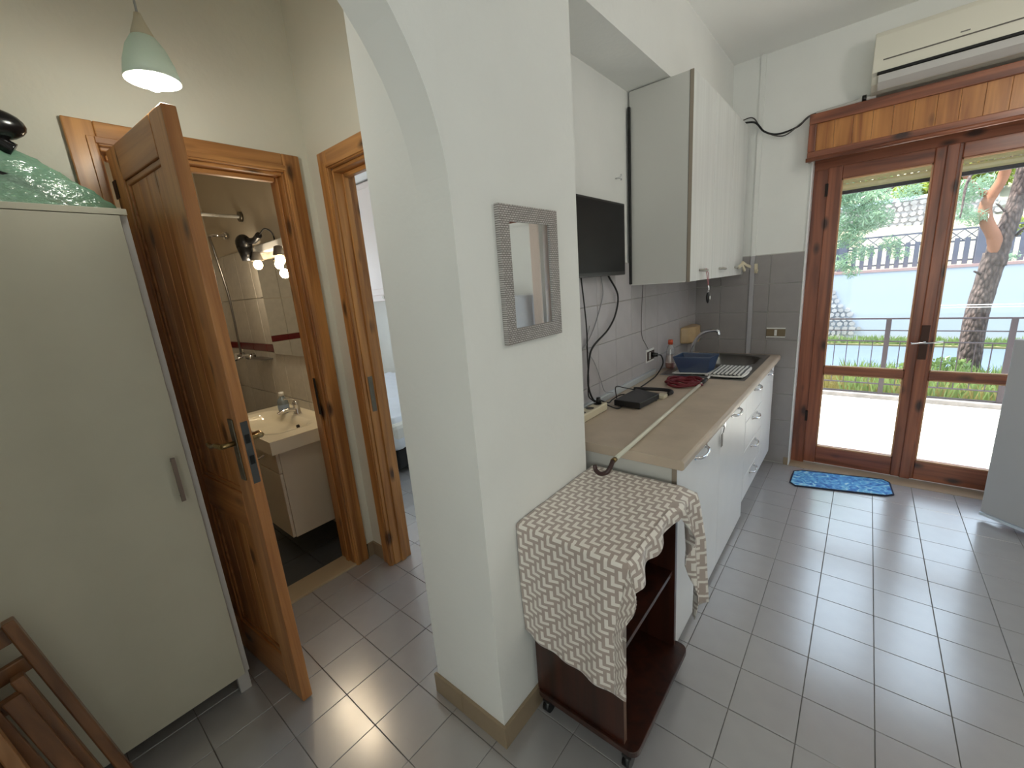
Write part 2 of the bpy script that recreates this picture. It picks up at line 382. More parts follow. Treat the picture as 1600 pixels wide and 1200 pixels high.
# ================================================================ BALCONY DOOR (door_1)
Y0, Y1 = 2.615, 2.675
d1 = thing('door_1', None, None, (.75, 2.64, 0), kind='structure')
def dbox(name, M, *a, bevel=.005, parent=None): return B(*a).build(name, M, parent or d1, bevel=bevel)
dbox('frame_jamb', RED_V, .10, Y0, 0, .186, Y1 + .02, 2.125); dbox('frame_jamb', RED_V, 1.314, Y0, 0, 1.40, Y1 + .02, 2.125)
dbox('frame_head', RED_X, .10, Y0, 2.12, 1.40, Y1 + .02, 2.20)
for side in (0, 1):
    f = (lambda x: x) if side == 0 else (lambda x: 1.5 - x)
    dbox('stile', RED_V, f(.182), Y0 - .012, .02, f(.257), Y1, 2.13); dbox('stile', RED_V, f(.692), Y0 - .012, .02, f(.748), Y1, 2.13)
    dbox('top_rail', RED_X, f(.257), Y0 - .008, 2.045, f(.692), Y1, 2.13); dbox('middle_rail', RED_X, f(.257), Y0 - .008, .722, f(.692), Y1, .775)
    dbox('bottom_rail', RED_X, f(.257), Y0 - .008, .02, f(.692), Y1, .15); dbox('pane', GLASS, f(.25), Y0 + .03, .14, f(.70), Y0 + .036, .73, bevel=0); dbox('pane', GLASS, f(.25), Y0 + .03, .77, f(.70), Y0 + .036, 2.05, bevel=0)
    for (za, zb) in ((.15, .722), (.775, 2.045)):
        b = MB(); xa, xb = sorted((f(.257), f(.692)))
        b.box(xa, Y0 - .004, za, xb, Y0 + .012, za + .008); b.box(xa, Y0 - .004, zb - .008, xb, Y0 + .012, zb); b.box(xa, Y0 - .004, za, xa + .008, Y0 + .012, zb); b.box(xb - .008, Y0 - .004, za, xb, Y0 + .012, zb)
        b.build('glazing_bead', mat('pale_bead', (196, 150, 112), .4), d1)
dbox('meeting_cover', RED_V, .738, Y0 - .026, .02, .792, Y0 - .010, 2.13)
hp = dbox('lock_plate', mat('dark_bronze', (66, 44, 36), .4, .6), .742, Y0 - .033, .86, .782, Y0 - .026, 1.08, bevel=.002)
MB().tube([(.762, Y0 - .03, .975), (.762, Y0 - .075, .975)], .008).tube(cr([(.762, Y0 - .075, .975), (.73, Y0 - .08, .972), (.70, Y0 - .08, .968)]), .007).build('door_handle', CHROME, d1)
MB().tube(cr([(.77, Y0 - .075, .972), (.80, Y0 - .085, .978), (.845, Y0 - .085, .985)]), .006).build('door_handle', CHROME, d1)
for z in (.35, 1.95): dbox('hinge', mat('dark_hinge', (40, 30, 26), .5, .5), .172, Y0 - .022, z, .188, Y0 - .008, z + .08, bevel=.002)
# valance / shutter box cover
va = thing('shutter_box_cover', 'wooden shutter box cover with vertical amber boards above the glass balcony door', 'box cover', (.75, 2.5, 2.155))
VY = 2.44
for nm, M, a in (('rail', RED_X, (.072, VY - .02, 2.375, 1.43, VY + .0, 2.435)), ('rail', RED_X, (.072, VY - .02, 2.165, 1.43, VY, 2.215)), ('stile', RED_V, (.072, VY - .02, 2.215, .112, VY, 2.375)), ('stile', RED_V, (1.39, VY - .02, 2.215, 1.43, VY, 2.375)),
                 ('side', RED_V, (.072, VY, 2.165, .09, EY - .001, 2.435)), ('side', RED_V, (1.412, VY, 2.165, 1.43, EY - .001, 2.435)), ('top_board', RED_X, (.09, VY, 2.42, 1.412, EY - .001, 2.435))):
    B(*a).build(nm, M, va, bevel=.004)
x = .112; k = 0
while x < 1.385:
    B(x + .0006, VY - .004, 2.21, min(x + .0905, 1.39), VY + .008, 2.38).build('board', PANEL, va, bevel=.0008); x += .0913
MB().tube([(.068, VY - .018, 2.168), (1.434, VY - .018, 2.168)], .013, 10).build('moulding', RED_X, va)
# roller shutter outside
sh = thing('roller_shutter', 'cream slatted roller shutter, nearly fully raised, outside the balcony door', 'shutter', (.75, 2.76, 1.95))
SHM = translucent('shutter_cream', (222, 216, 184), .45, .04, .0)
for k in range(6):
    z = 1.985 + k * .044
    MB().prism([(2.748, z + .001), (2.742, z + .012), (2.741, z + .028), (2.746, z + .040), (2.757, z + .041), (2.757, z + .001)], 0, .105, 1.395).build('slat', SHM, sh)
b = MB()
for k in range(6):
    x = .13
    while x < 1.38: b.box(x, 2.7425, 2.0262 + k * .044, x + .02, 2.7565, 2.0292 + k * .044); x += .032
b.build('light_slots', mat('slot_pale', (240, 238, 226), .5), sh, kind='stuff')
B(.105, 2.74, 1.960, 1.395, 2.76, 1.984).build('bottom_bar', mat('shutter_bar', (70, 72, 78), .5), sh, bevel=.003)
for x in (.078, 1.40): B(x, 2.725, 0, x + .03, 2.77, 2.24).build('guide_rail', SHM, sh)

# ================================================================ HALL DOORS
TRX = BX + .022
d2 = thing('door_2', None, None, (BX, -.45, 0), kind='structure')   # bathroom frame
def trimset(d, axis, a0, a1, i0, i1, ztop, zin, face, depth, wallface):
    def bx(name, M, u0, f0, z0, u1, f1, z1, bev=.004):
        a = (f0, u0, z0, f1, u1, z1) if axis == 1 else (u0, f0, z0, u1, f1, z1)
        return B(*a).build(name, M, d, bevel=bev)
    H_ = PINE_Y if axis == 1 else PINE_X; s = 1 if face > wallface else -1
    bx('casing', PINE_V, a0, wallface, 0, i0, face, ztop); bx('casing', PINE_V, i1, wallface, 0, a1, face, ztop); bx('casing', H_, i0, wallface, zin, i1, face, ztop)
    bx('casing_bead', PINE_V, i0 - .028, face, 0, i0 - .006, face + s * .006, zin + .028, .002); bx('casing_bead', PINE_V, i1 + .006, face, 0, i1 + .028, face + s * .006, zin + .028, .002)
    bx('casing_bead', H_, i0 - .006, face, zin + .006, i1 + .006, face + s * .006, zin + .028, .002)
    bx('jamb', PINE_V, i0 - .02, wallface - s * .001, 0, i0 + .004, wallface - s * depth, zin); bx('jamb', PINE_V, i1 - .004, wallface - s * .001, 0, i1 + .02, wallface - s * depth, zin)
    bx('jamb_head', H_, i0 + .004, wallface - s * .001, zin - .012, i1 - .004, wallface - s * depth, zin + .01)
    st = wallface - s * .045
    bx('stop', PINE_V, i0 + .004, st, 0, i0 + .014, st - s * .03, zin - .012); bx('stop', PINE_V, i1 - .014, st, 0, i1 - .004, st - s * .03, zin - .012); bx('stop', H_, i0 + .022, st, zin - .032, i1 - .022, st - s * .03, zin - .012)
trimset(d2, 1, -.855, -.055, -.775, -.135, 2.205, 2.125, TRX, .14, BX)
B(BX - .045, -.1565, .93, BX - .02, -.155, 1.13).build('strike_slot', BLACKM, d2)
d3 = thing('door_3', None, None, (-1.2, 0, 0), kind='structure')
trimset(d3, 0, -1.605, -.737, -1.525, -.81, 2.195, 2.115, -.02, .115, 0.0)
B(-1.5205, .012, .93, -1.519, .038, 1.12).build('strike_plate', PEWTER, d3)
# threshold
B(BX - .13, -.78, -.003, BX + .015, -.13, .012).build('trim_3', mat('threshold_stone', (196, 178, 146), .45, var=.04), kind='structure', bevel=.002)
# ---- open bathroom door leaf
hx, hy = -1.668, -.768; ang = math.atan2(.046, .563); 
leaf = thing('panelled_door', 'open brown pine door with recessed panels, hinged on the bathroom frame', 'door', (hx, hy, .008), ang, local=True)
Wd, Hd, Td = .566, 2.088, .038
def lb(name, M, *a, bevel=.004, parent=leaf, **k): return B(*a).build(name, M, parent, bevel=bevel, **k)
lb('stile', LEAF_V, 0, 0, 0, .105, Td, Hd); lb('stile', LEAF_V, Wd - .105, 0, 0, Wd, Td, Hd)
for z0, z1 in ((0, .17), (.74, .87), (Hd - .115, Hd)): lb('rail', LEAF_X, .105, 0, z0, Wd - .105, Td, z1)
for z0, z1 in ((.17, .74), (.87, Hd - .115)):
    fr = MB()
    for (u0, u1, w0, w1) in ((.105, Wd - .105, z0, z0 + .018), (.105, Wd - .105, z1 - .018, z1), (.105, .123, z0, z1), (Wd - .123, Wd - .105, z0, z1)):
        fr.box(u0, .006, w0, u1, Td - .006, w1)
    fr.build('panel_moulding', LEAF_X, leaf, bevel=.004)
    n = 4; wdt = (Wd - .246) / n
    for k in range(n): lb('panel_board', LEAF_V, .123 + k * wdt + .0005, .013, z0 + .018, .123 + (k + 1) * wdt - .0005, Td - .013, z1 - .018, bevel=.002)
lb('lock_plate', mat('grey_lock_plate', (88, 90, 92), .4, .7), Wd, .008, .93, Wd + .0015, .030, 1.15, bevel=.0005)
B(Wd + .0012, .012, 1.075, Wd + .004, .026, 1.105).build('latch', BLACKM, leaf); B(Wd + .0012, .012, 1.0, Wd + .004, .026, 1.03).build('bolt', BLACKM, leaf)
for s, yy in ((-1, 0), (1, Td)):
    lb('handle_plate', BRASS if s > 0 else PEWTER, Wd - .062, yy, .94, Wd - .028, yy + s * .005, 1.16, bevel=.002)
    MB().tube([(Wd - .045, yy, 1.075), (Wd - .045, yy + s * .045, 1.075)], .009).tube(cr([(Wd - .045, yy + s * .045, 1.075), (Wd - .08, yy + s * .05, 1.078), (Wd - .12, yy + s * .048, 1.066), (Wd - .15, yy + s * .046, 1.07)]), [.009] * 8 + [.007] * 8 + [.008] * 9).lathe([(.0, .0)], 0, 0, 3).build('lever_handle', BRASS, leaf)
for z in (.25, 1.72): MB().tube([(-.004, Td / 2 - .01, z), (-.004, Td / 2 - .01, z + .10)], .008, 8).build('hinge', mat('dark_hinge', (40, 30, 26), .5, .5), leaf)
for z in (1.93,): lb('hinge_plate', mat('dark_hinge', (40, 30, 26), .5, .5), -.006, 0, z, .03, -.003, z + .06, bevel=.001)
# ================================================================ BATHROOM
BW = .05
m = MB(); m.box(-3.72, -1.7, 0, -3.6, .06, H); m.build('wall_bathroom_far', mat('bath_upper_paint', (214, 204, 186), .8), kind='structure')
m = MB(); m.box(-3.6, -1.82, 0, BX - .12, -1.7, H); m.build('wall_bathroom_side', mat('bath_upper_paint', (214, 204, 186), .8), kind='structure')
wbm = B(-3.6, BW, 0, BX - .12, BW + .01, H).build('wall_bathroom_basin', mat('bath_upper_paint', (214, 204, 186), .8), kind='structure', loc=(0, 0, 0))
BT = mat('bath_tile_glaze', (206, 200, 188), .25, var=.06, vscale=22); BS = mat('bath_red_listello', (110, 34, 34), .3)
B(-3.6, BW - .003, 0, BX - .14, BW, 1.905).build('tile_bed', WGROUT, wbm)
x = -3.6
while x < -1.95:
    for z0, z1 in ((.0, .235), (.24, .555), (.56, .875), (.88, 1.195), (1.25, 1.57), (1.575, 1.9)):
        walltile(wbm, 1, x + .125, (z0 + z1) / 2, .246, z1 - z0, BW - .002, -1, M=BT)
    walltile(wbm, 1, x + .125, 1.2225, .247, .05, BW - .002, -1.2, M=BS, name='border_tile'); x += .25
wbf = thing('wall_bathroom_far_tiling', None, None, kind='structure')
y = BW
while y > -1.6:
    for z0, z1 in ((.0, .235), (.24, .555), (.56, .875), (.88, 1.195), (1.25, 1.57), (1.575, 1.9)):
        walltile(wbf, 0, y - .125, (z0 + z1) / 2, .246, z1 - z0, -3.6, 1, M=BT)
    walltile(wbf, 0, y - .125, 1.2225, .247, .05, -3.6, 1.2, M=BS, name='border_tile'); y -= .25
wbs = thing('wall_bathroom_side_tiling', None, None, kind='structure')
x = -3.6
while x < -1.95:
    for z0, z1 in ((.0, .235), (.24, .555), (.56, .875), (.88, 1.195), (1.25, 1.57), (1.575, 1.9)):
        walltile(wbs, 1, x + .125, (z0 + z1) / 2, .246, z1 - z0, -1.7, 1, M=BT)
    walltile(wbs, 1, x + .125, 1.2225, .247, .05, -1.7, 1.2, M=BS, name='border_tile'); x += .25
bf = thing('trim_4', None, None, kind='structure')
DT = mat('dark_bath_tile', (86, 90, 94), .4, var=.1, vscale=12)
for i in range(6):
    for j in range(6):
        xa = -3.6 + i * .3; ya = BW - .3 - j * .3; B(xa + .002, ya + .002, -.003, min(xa + .298, BX - .13), ya + .298, .006).build('tile', DT, bf)
# vanity
VX0, VX1, VF = -2.72, -1.975, -.345
vn = thing('vanity_unit', 'wall-hung cream vanity cabinet under the bathroom basin', 'cabinet', (-2.35, -.15, .20))
VM = mat('vanity_cream', (214, 204, 184), .4)
B(VX0, VF + .018, .20, VX1, BW - .012, .735).build('carcass', VM, vn, bevel=.003)
for (z0, z1) in ((.205, .60), (.605, .73)): B(VX0 + .002, VF, z0, VX1 - .002, VF + .017, z1).build('drawer_front', VM, vn, bevel=.003)
MB().tube(cr([(-2.28, VF, .69), (-2.26, VF - .03, .67), (-2.16, VF - .03, .67), (-2.14, VF, .69)], 5), .006).build('handle', CHROME, vn)
# basin
bs = thing('washbasin', 'cream ceramic washbasin slab on the bathroom vanity', 'basin', (-2.35, -.15, .735))
BC = mat('basin_ceramic', (232, 224, 202), .12)
nx, ny = 40, 24; rows = []; x0, x1, y0, y1 = -2.76, -1.93, -.375, BW - .012
for j in range(ny + 1):
    row = []
    for i in range(nx + 1):
        xx = x0 + (x1 - x0) * i / nx; yy = y0 + (y1 - y0) * j / ny; e = ((xx + 2.36) / .30) ** 4 + ((yy + .20) / .13) ** 4
        d = max(0, 1 - e) ** .45 * .075; zz = .81 - d
        if yy > .0: zz += .012 * min(1, (yy) / .02)
        row.append((xx, yy, zz))
    rows.append(row)
mbx = MB().grid(rows)
for (pa, pb) in (((x0, y0), (x1, y0)), ((x1, y0), (x1, y1)), ((x0, y0), (x0, y1))):
    mbx.quad((pa[0], pa[1], .81), (pb[0], pb[1], .81), (pb[0], pb[1], .738), (pa[0], pa[1], .738))
mbx.box(x0, y0, .7355, x1, y1, .738); mbx.build('basin_slab', BC, bs)
MB().tube([(-2.2, -.105, .776), (-2.2, -.118, .776)], .012, 8).build('overflow', BLACKM, bs)
tp = thing('basin_mixer_tap', 'chrome lever mixer tap on the bathroom basin', 'tap', (-2.36, -.02, .81))
MB().lathe([(.0, .81), (.026, .81), (.026, .818), (.02, .83), (.02, .87), (.022, .885), (.018, .9), (0, .905)], -2.36, -.035, 16).build('body', CHROME, tp)
MB().tube(cr([(-2.36, -.045, .845), (-2.36, -.10, .855), (-2.36, -.155, .842)]), [.014] * 8 + [.012] * 9, 10).build('spout', CHROME, tp)
MB().tube(cr([(-2.36, -.03, .90), (-2.35, -.06, .925), (-2.34, -.11, .935)]), [.009] * 8 + [.006] * 9).build('lever', CHROME, tp)
bo = thing('soap_bottle', 'clear soap bottle with white cap on the bathroom basin', 'bottle', (-2.52, -.05, .81))
MB().lathe([(0, .811), (.03, .811), (.033, .83), (.033, .885), (.027, .905), (.014, .918), (.014, .93)], -2.50, -.06, 16).build('body', translucent('clear_soap_blue', (190, 205, 215), .4, .15, .5), bo)
MB().lathe([(.0345, .835), (.0345, .87)], -2.50, -.06, 16).build('wrapper', mat('pale_blue_wrap', (150, 170, 200), .4), bo)
MB().lathe([(0, .953), (.016, .953), (.017, .928), (.0, .928)], -2.50, -.06, 16).build('cap', WPLAST, bo)
# mirror + lamp
bmir = thing('bathroom_mirror', 'frameless wall mirror above the bathroom basin', 'mirror', (-2.38, BW, 1.22))
B(-2.70, BW - .022, 1.19, -2.02, BW - .012, 1.80).build('mirror_glass', MIRROR, bmir); B(-2.706, BW - .013, 1.185, -2.014, BW - .010, 1.806).build('rim', CHROME, bmir)
bl = thing('mirror_lamp', 'two-bulb warm spotlight bar above the bathroom mirror', 'lamp', (-2.3, 0, 1.86))
B(-2.58, BW - .06, 1.845, -1.98, BW - .012, 1.895).build('bar', WPLAST, bl, bevel=.006)
WARM = emit('warm_bulb', (255, 214, 150), 38)
for xx in (-2.50, -2.17):
    h = MB().lathe([(.012, 1.85), (.022, 1.845), (.034, 1.80), (.036, 1.795), (.030, 1.80), (.018, 1.835)], xx, -.035, 16).build('lamp_cup', mat('cup_grey', (120, 116, 112), .4, .5), bl)
    MB().ball((xx, -.035, 1.772), .026, .026, .03).build('bulb', WARM, h)
    l = bpy.data.lights.new('bulb_light', 'POINT'); l.energy = 4.5; l.color = (1, .84, .62); l.shadow_soft_size = .03; lo = bpy.data.objects.new('bulb_light', l); C.objects.link(lo); lo.location = (xx, -.06, 1.715)
hd = thing('hair_dryer', 'black hair dryer hanging on the bathroom lamp bar', 'hair dryer', (-2.6, -.04, 1.86))
MB().ball((-2.56, -.07, 1.905), .052, .045, .055).tube([(-2.56, -.07, 1.89), (-2.55, -.07, 1.83), (-2.55, -.07, 1.80)], [.045, .036, .03], 14).build('body', BLACK, hd)
MB().tube(cr([(-2.54, -.06, 1.92), (-2.45, -.05, 1.91), (-2.36, -.05, 1.93)]), [.018] * 17, 10).build('handle', BLACK, hd)
MB().tube(cr([(-2.36, -.05, 1.93), (-2.31, -.03, 1.96), (-2.29, .0, 1.93), (-2.33, .02, 1.86)]), .004).build('cord', CABLE, hd)
# shower rail, hose, mixer
sr = thing('shower_curtain_rail', 'white shower curtain rail high in the bathroom', 'rail', (-2.83, .03, 2.1))
MB().tube([(-2.83, BW - .01, 2.11), (-2.83, -1.6, 2.11)], .011).build('rod', WPLAST, sr); MB().tube([(-2.83, BW - .002, 2.11), (-2.83, BW - .02, 2.11)], .032, 14).build('flange', PEWTER, sr)
shh = thing('shower_hose_set', 'chrome hand-shower hose hanging from its wall bracket', 'shower', (-3.2, 0, 1.2))
MB().tube([(-3.15, BW - .01, 2.03), (-3.15, BW - .03, 2.03)], .025, 12).tube([(-3.15, BW - .02, 2.03), (-3.15, -.04, 2.03), (-3.19, -.06, 2.03)], .010).build('bracket', CHROME, shh)
MB().tube(cr([(-3.19, -.06, 2.03), (-3.18, -.05, 1.9), (-3.2, -.02, 1.6), (-3.24, -.01, 1.3), (-3.28, .0, 1.18)]), .008).build('hose', STEEL, shh)
MB().tube([(-3.34, .0, 1.15), (-3.12, .0, 1.15)], .016, 10).tube([(-3.34, BW - .01, 1.15), (-3.34, -.02, 1.15)], .022, 10).tube([(-3.12, BW - .01, 1.15), (-3.12, -.02, 1.15)], .022, 10).tube([(-3.23, .0, 1.15), (-3.23, -.07, 1.13)], .012).build('mixer', CHROME, shh)
sd = thing('wall_soap_shelf', 'small steel soap shelf on the bathroom wall by the shower', 'shelf', (-2.9, 0, 1.15)); B(-3.02, -.04, 1.145, -2.78, BW - .01, 1.152).build('shelf_plate', STEEL, sd)

# ================================================================ BEDROOM
m = MB(); m.box(-5.7, .1, 0, -5.6, .3, H); m.box(-5.7, 1.9, 0, -5.6, 2.72, H); m.box(-5.7, .3, 0, -5.6, 1.9, 1.1); m.box(-5.7, .3, 2.2, -5.6, 1.9, H); m.build('wall_bedroom_left', PL, kind='structure')  # unseen window opening added here to light the cabinet front and bed
m = MB(); m.box(-5.7, 2.52, 0, -3.1, 2.72, H); m.box(-1.2, 2.52, 0, -.80, 2.72, H); m.box(-3.1, 2.52, 0, -1.2, 2.72, .5); m.box(-3.1, 2.52, 2.4, -1.2, 2.72, H); m.build('wall_bedroom_end', PL, kind='structure')
w3 = MB()
for xx in (-3.1, -2.175, -1.25): w3.box(xx, 2.6, .5, xx + .05, 2.66, 2.4)
w3.box(-3.1, 2.6, .5, -1.2, 2.66, .55); w3.box(-3.1, 2.6, 2.35, -1.2, 2.66, 2.4); w3o = w3.build('added_window_3', RED_V, kind='structure')  # added window, out of view, brings daylight into the bedroom
B(-3.05, 2.63, .55, -1.25, 2.634, 2.35).build('pane', GLASS, w3o)
bed = thing('bed', 'bed with crumpled white sheets and black base in the bedroom', 'bed', (-3.6, 1.5, 0))
B(-4.55, .75, .05, -2.5, 2.15, .30).build('base', BLACKM, bed, bevel=.02)
SHEET = mat('white_sheet', (226, 230, 238), .85, bump=.25, bscale=9)
B(-4.55, .73, .30, -2.48, 2.17, .46).build('mattress', mat('mattress_cream', (226, 224, 218), .9), bed, bevel=.04)
rows = []
for j in range(41):
    row = []
    for i in range(41):
        u = i / 40; v = j / 40; xx = -4.57 + 2.12 * u; yy = .70 + 1.49 * v
        zz = .485 + .03 * noise.noise(Vector((xx * 4, yy * 4, 1))) + .015 * noise.noise(Vector((xx * 11, yy * 11, 3)))
        e = min(v, 1 - v, 1 - u) * 1.5
        if e < .06: zz -= .22 * (1 - e / .06) ** .7
        row.append((xx, yy, zz))
    rows.append(row)
MB().grid(rows).build('sheet', SHEET, bed, solid=.006)
hc = thing('overhead_wardrobe', 'white overhead bedroom cabinet with panelled doors and round knob', 'cabinet', (-4.5, 2.3, 1.45))
B(-5.5, 2.05, 1.45, -3.3, 2.515, 2.88).build('body', mat('rosy_white', (240, 226, 220), .5), hc, bevel=.004)
for k in range(5):
    xa = -5.48 + k * .435; B(xa, 2.028, 1.53, xa + .43, 2.05, 2.86).build('door', mat('rosy_white', (240, 226, 220), .5), hc, bevel=.003); B(xa + .06, 2.018, 1.60, xa + .37, 2.028, 2.80).build('raised_panel', mat('rosy_white', (240, 226, 220), .5), hc, bevel=.006)
    MB().tube([(xa + .36, 2.028, 1.50), (xa + .36, 2.0, 1.50)], [.01, .022], 14).build('knob', PEWTER, hc)

# ================================================================ HALL THINGS
wd = thing('white_wardrobe', 'tall plain white wardrobe cabinet left of the open pine door', 'wardrobe', (-1.53, -1.2, 0))
WM = mat('wardrobe_white', (206, 202, 184), .55, var=.02)
WX0, WX1, WYa, WYb = -1.70, -1.365, -1.66, -.812
B(WX0, WYb - .018, .085, WX1 + .004, WYb, 1.832).build('side_panel', mat('wardrobe_side', (200, 198, 196), .5), wd, bevel=.001); B(WX0, WYa, .085, WX1, WYa + .018, 1.832).build('side_panel', WM, wd)
B(WX0, WYa + .018, .085, WX1, WYb - .018, .105).build('bottom', WM, wd); B(WX0, WYa, 1.832, WX1 + .018, WYb, 1.85).build('top', WM, wd, bevel=.001); B(WX0, WYa + .018, .105, WX0 + .005, WYb - .018, 1.83).build('back_panel', WM, wd)
B(WX1, WYa + .002, .088, WX1 + .017, WYb - .020, 1.830).build('door', WM, wd, bevel=.001)
hdl = MB(); hdl.tube([(WX1 + .017, -.872, 1.03), (WX1 + .04, -.872, 1.03)], .005).tube([(WX1 + .017, -.872, .90), (WX1 + .04, -.872, .90)], .005).box(WX1 + .036, -.878, .885, WX1 + .044, -.866, 1.045)
hdl.build('handle', mat('satin_handle', (132, 116, 106), .35, .8), wd)
for (xa, ya) in ((WX1 - .03, WYb - .045), (WX1 - .03, WYa + .01), (WX0 + .01, WYb - .045), (WX0 + .01, WYa + .01)): B(xa, ya, 0, xa + .03, ya + .04, .085).build('leg', mat('wardrobe_side', (200, 198, 196), .5), wd, bevel=.001)
# green bag with black thing
def bagf(d): return 1 + .20 * noise.noise(d * 2.3) + .10 * noise.noise(d * 6 + Vector((3, 1, 2)))
bg = MB(); rows = []
for i in range(49):
    th = 2 * math.pi * i / 48; row = []
    for j in range(25):
        t = j / 24; r = (1 - t ** 1.7) ** .9
        k = 1 + .22 * noise.noise(Vector((math.cos(th) * 1.5, math.sin(th) * 1.5, t * 2.5))) + .08 * noise.noise(Vector((math.cos(th) * 6, math.sin(th) * 6, t * 7)))
        row.append((-1.52 + .125 * math.cos(th) * (r * k * .95 + .02), -1.12 + .285 * math.sin(th) * (r * k + .02), 1.852 + .215 * t * (1 + .15 * noise.noise(Vector((math.cos(th) * 3, math.sin(th) * 3, t)))) + .012 * abs(noise.noise(Vector((th * 3, t * 9, 0))))))
    rows.append(row)
bg.grid(rows)
bgm = translucent('green_polythene', (176, 222, 198), .35, .2, .45, bump=.5)
bago = thing('green_plastic_bag', 'crumpled translucent green plastic bag on top of the wardrobe', 'bag', (-1.52, -1.12, 1.852))
bg.build('bag_film', bgm, bago)
MB().tube(cr([(-1.50, -1.30, 1.95), (-1.45, -1.12, 1.955), (-1.44, -.98, 1.91), (-1.46, -.93, 1.87)]), .012, 8).build('dark_strap', BLACK, bago)
MB().tube(cr([(-1.50, -1.3, 1.90), (-1.46, -1.05, 1.88), (-1.46, -.95, 1.866)]), .018, 8).build('inner_bundle', mat('pale_green_content', (180, 205, 190), .6), bago)
ir = MB().ball((-1.50, -1.045, 2.085), .05, .085, .045, 20, 12, lambda d: 1 - .18 * max(0, -d.y)); ir.tube(cr([(-1.50, -1.06, 2.06), (-1.50, -1.03, 2.04), (-1.5, -1.0, 2.02)]), .02, 10)
ir.build('black_helmet', mat('gloss_black', (16, 16, 18), .22), label='rounded glossy black object sticking out above the green bag', cat='appliance').name = 'rounded_appliance'
# pendant lamp
LX, LY = -1.2, -.70
pd = thing('pendant_lamp', 'pendant lamp with frosted white glass bell shade above the pine door', 'lamp', (LX, LY, 2.17))
MB().lathe([(.018, 2.295), (.03, 2.29), (.046, 2.265), (.060, 2.225), (.068, 2.182), (.0655, 2.182), (.057, 2.225), (.043, 2.262), (.028, 2.285), (.018, 2.29)], LX, LY, 36).build('shade', translucent('frosted_glass', (216, 226, 216), .10, .06, .0), pd)
MB().lathe([(.0, 2.35), (.008, 2.35), (.012, 2.335), (.026, 2.30), (.027, 2.29), (0, 2.29)], LX, LY, 20).build('cap', CREAM, pd)
MB().tube([(LX, LY, 2.35), (LX, LY, H)], .003, 6).build('cord', mat('cord_grey', (170, 170, 165), .5), pd)
MB().lathe([(0, 2.9), (.045, 2.9), (.04, 2.875), (0, 2.87)], LX, LY, 20).build('ceiling_rose', WPLAST, pd)
MB().ball((LX, LY, 2.185), .029, .029, .029).tube([(LX, LY, 2.20), (LX, LY, 2.25), (LX, LY, 2.29)], [.024, .014, .013], 12).build('bulb', emit('cool_bulb', (240, 250, 240), 14), pd)
l = bpy.data.lights.new('pendant_light', 'POINT'); l.energy = 6.0; l.color = (1, .97, .86); l.shadow_soft_size = .03; lo = bpy.data.objects.new('pendant_light', l); C.objects.link(lo); lo.location = (LX, LY, 2.14)
# folding chairs leaning on wardrobe
CW = wood('beech_chair', (96, 60, 34), (136, 92, 56), 2, knots=False); CW2 = wood('light_chair', (158, 112, 70), (196, 150, 102), 2, knots=False)
def folding_chair(loc, rx, rz, label, lean, W1, W2, h=.76, rounded_top=False):
    t = thing('folding_chair', label, 'chair', loc, rz, local=True); t.rotation_euler = (rx, 0, rz)
    def q(u, v, o): return (o + math.sin(lean) * -v, u, math.cos(lean) * v)      # u width, v height, o offset from plane
    def bar(name, u0, v0, u1, v1, w_, th, o=0, M=W1): return MB().bar(q(u0, v0, o), q(u1, v1, o), th, w_, up=(0, 0, 1) if abs(u1 - u0) > .1 else (0, 1, 0)).build(name, M, t, bevel=.004)
    for u in (-.19, .19): bar('leg', u, .0, u, h, .026, .042)
    for u in (-.15, .15): bar('leg', u, .02, u, h - .13, .026, .038, .040)
    bar('cross_rail', -.17, .10, .17, .10, .03, .02, .0); bar('cross_rail', -.14, .16, .14, .16, .03, .02, .04)
    if rounded_top:
        pts = [(-.19 + .38 * k / 24, h - .10 + .075 * math.sin(math.pi * k / 24) ** .6) for k in range(25)]; m = MB(); i0 = len(m.v)
        ring = [q(u, v, -.016) for u, v in pts] + [q(.19, h - .22, -.016), q(-.19, h - .22, -.016)]; ring2 = [q(u, v, .016) for u, v in pts] + [q(.19, h - .22, .016), q(-.19, h - .22, .016)]
        n = len(ring); m.v = ring + ring2; m.f = [tuple(range(n - 1, -1, -1)), tuple(range(n, 2 * n))] + [(k, (k + 1) % n, n + (k + 1) % n, n + k) for k in range(n)]; m.m = [0] * len(m.f); m.sm = [False] * len(m.f)
        m.build('rounded_back_board', W2, t, bevel=.006)
    else:
        bar('back_slat', -.18, h - .035, .18, h - .035, .05, .02, .0); bar('back_slat', -.18, h - .13, .18, h - .13, .045, .02, .0)
    for k in range(7):
        u = -.126 + .042 * k; MB().bar(q(u, .24, .068), q(u, h - .16, .068), .016, .036, up=(0, 1, 0)).build('seat_slat', W2, t, bevel=.003)
    bar('seat_rail', -.14, .27, .14, .27, .04, .018, .052, M=W2); bar('seat_rail', -.14, h - .18, .14, h - .18, .04, .018, .052, M=W2)
    return t
folding_chair((-1.16, -1.372, .03), .17, .06, 'folded brown wooden slatted chair leaning against the wardrobe, behind a paler one', .13, CW, CW, .71)
folding_chair((-1.03, -1.50, .02), .12, .10, 'folded pale wooden chair with rounded back board, leaning in front of the browner one', .15, CW2, CW2, .72, True)

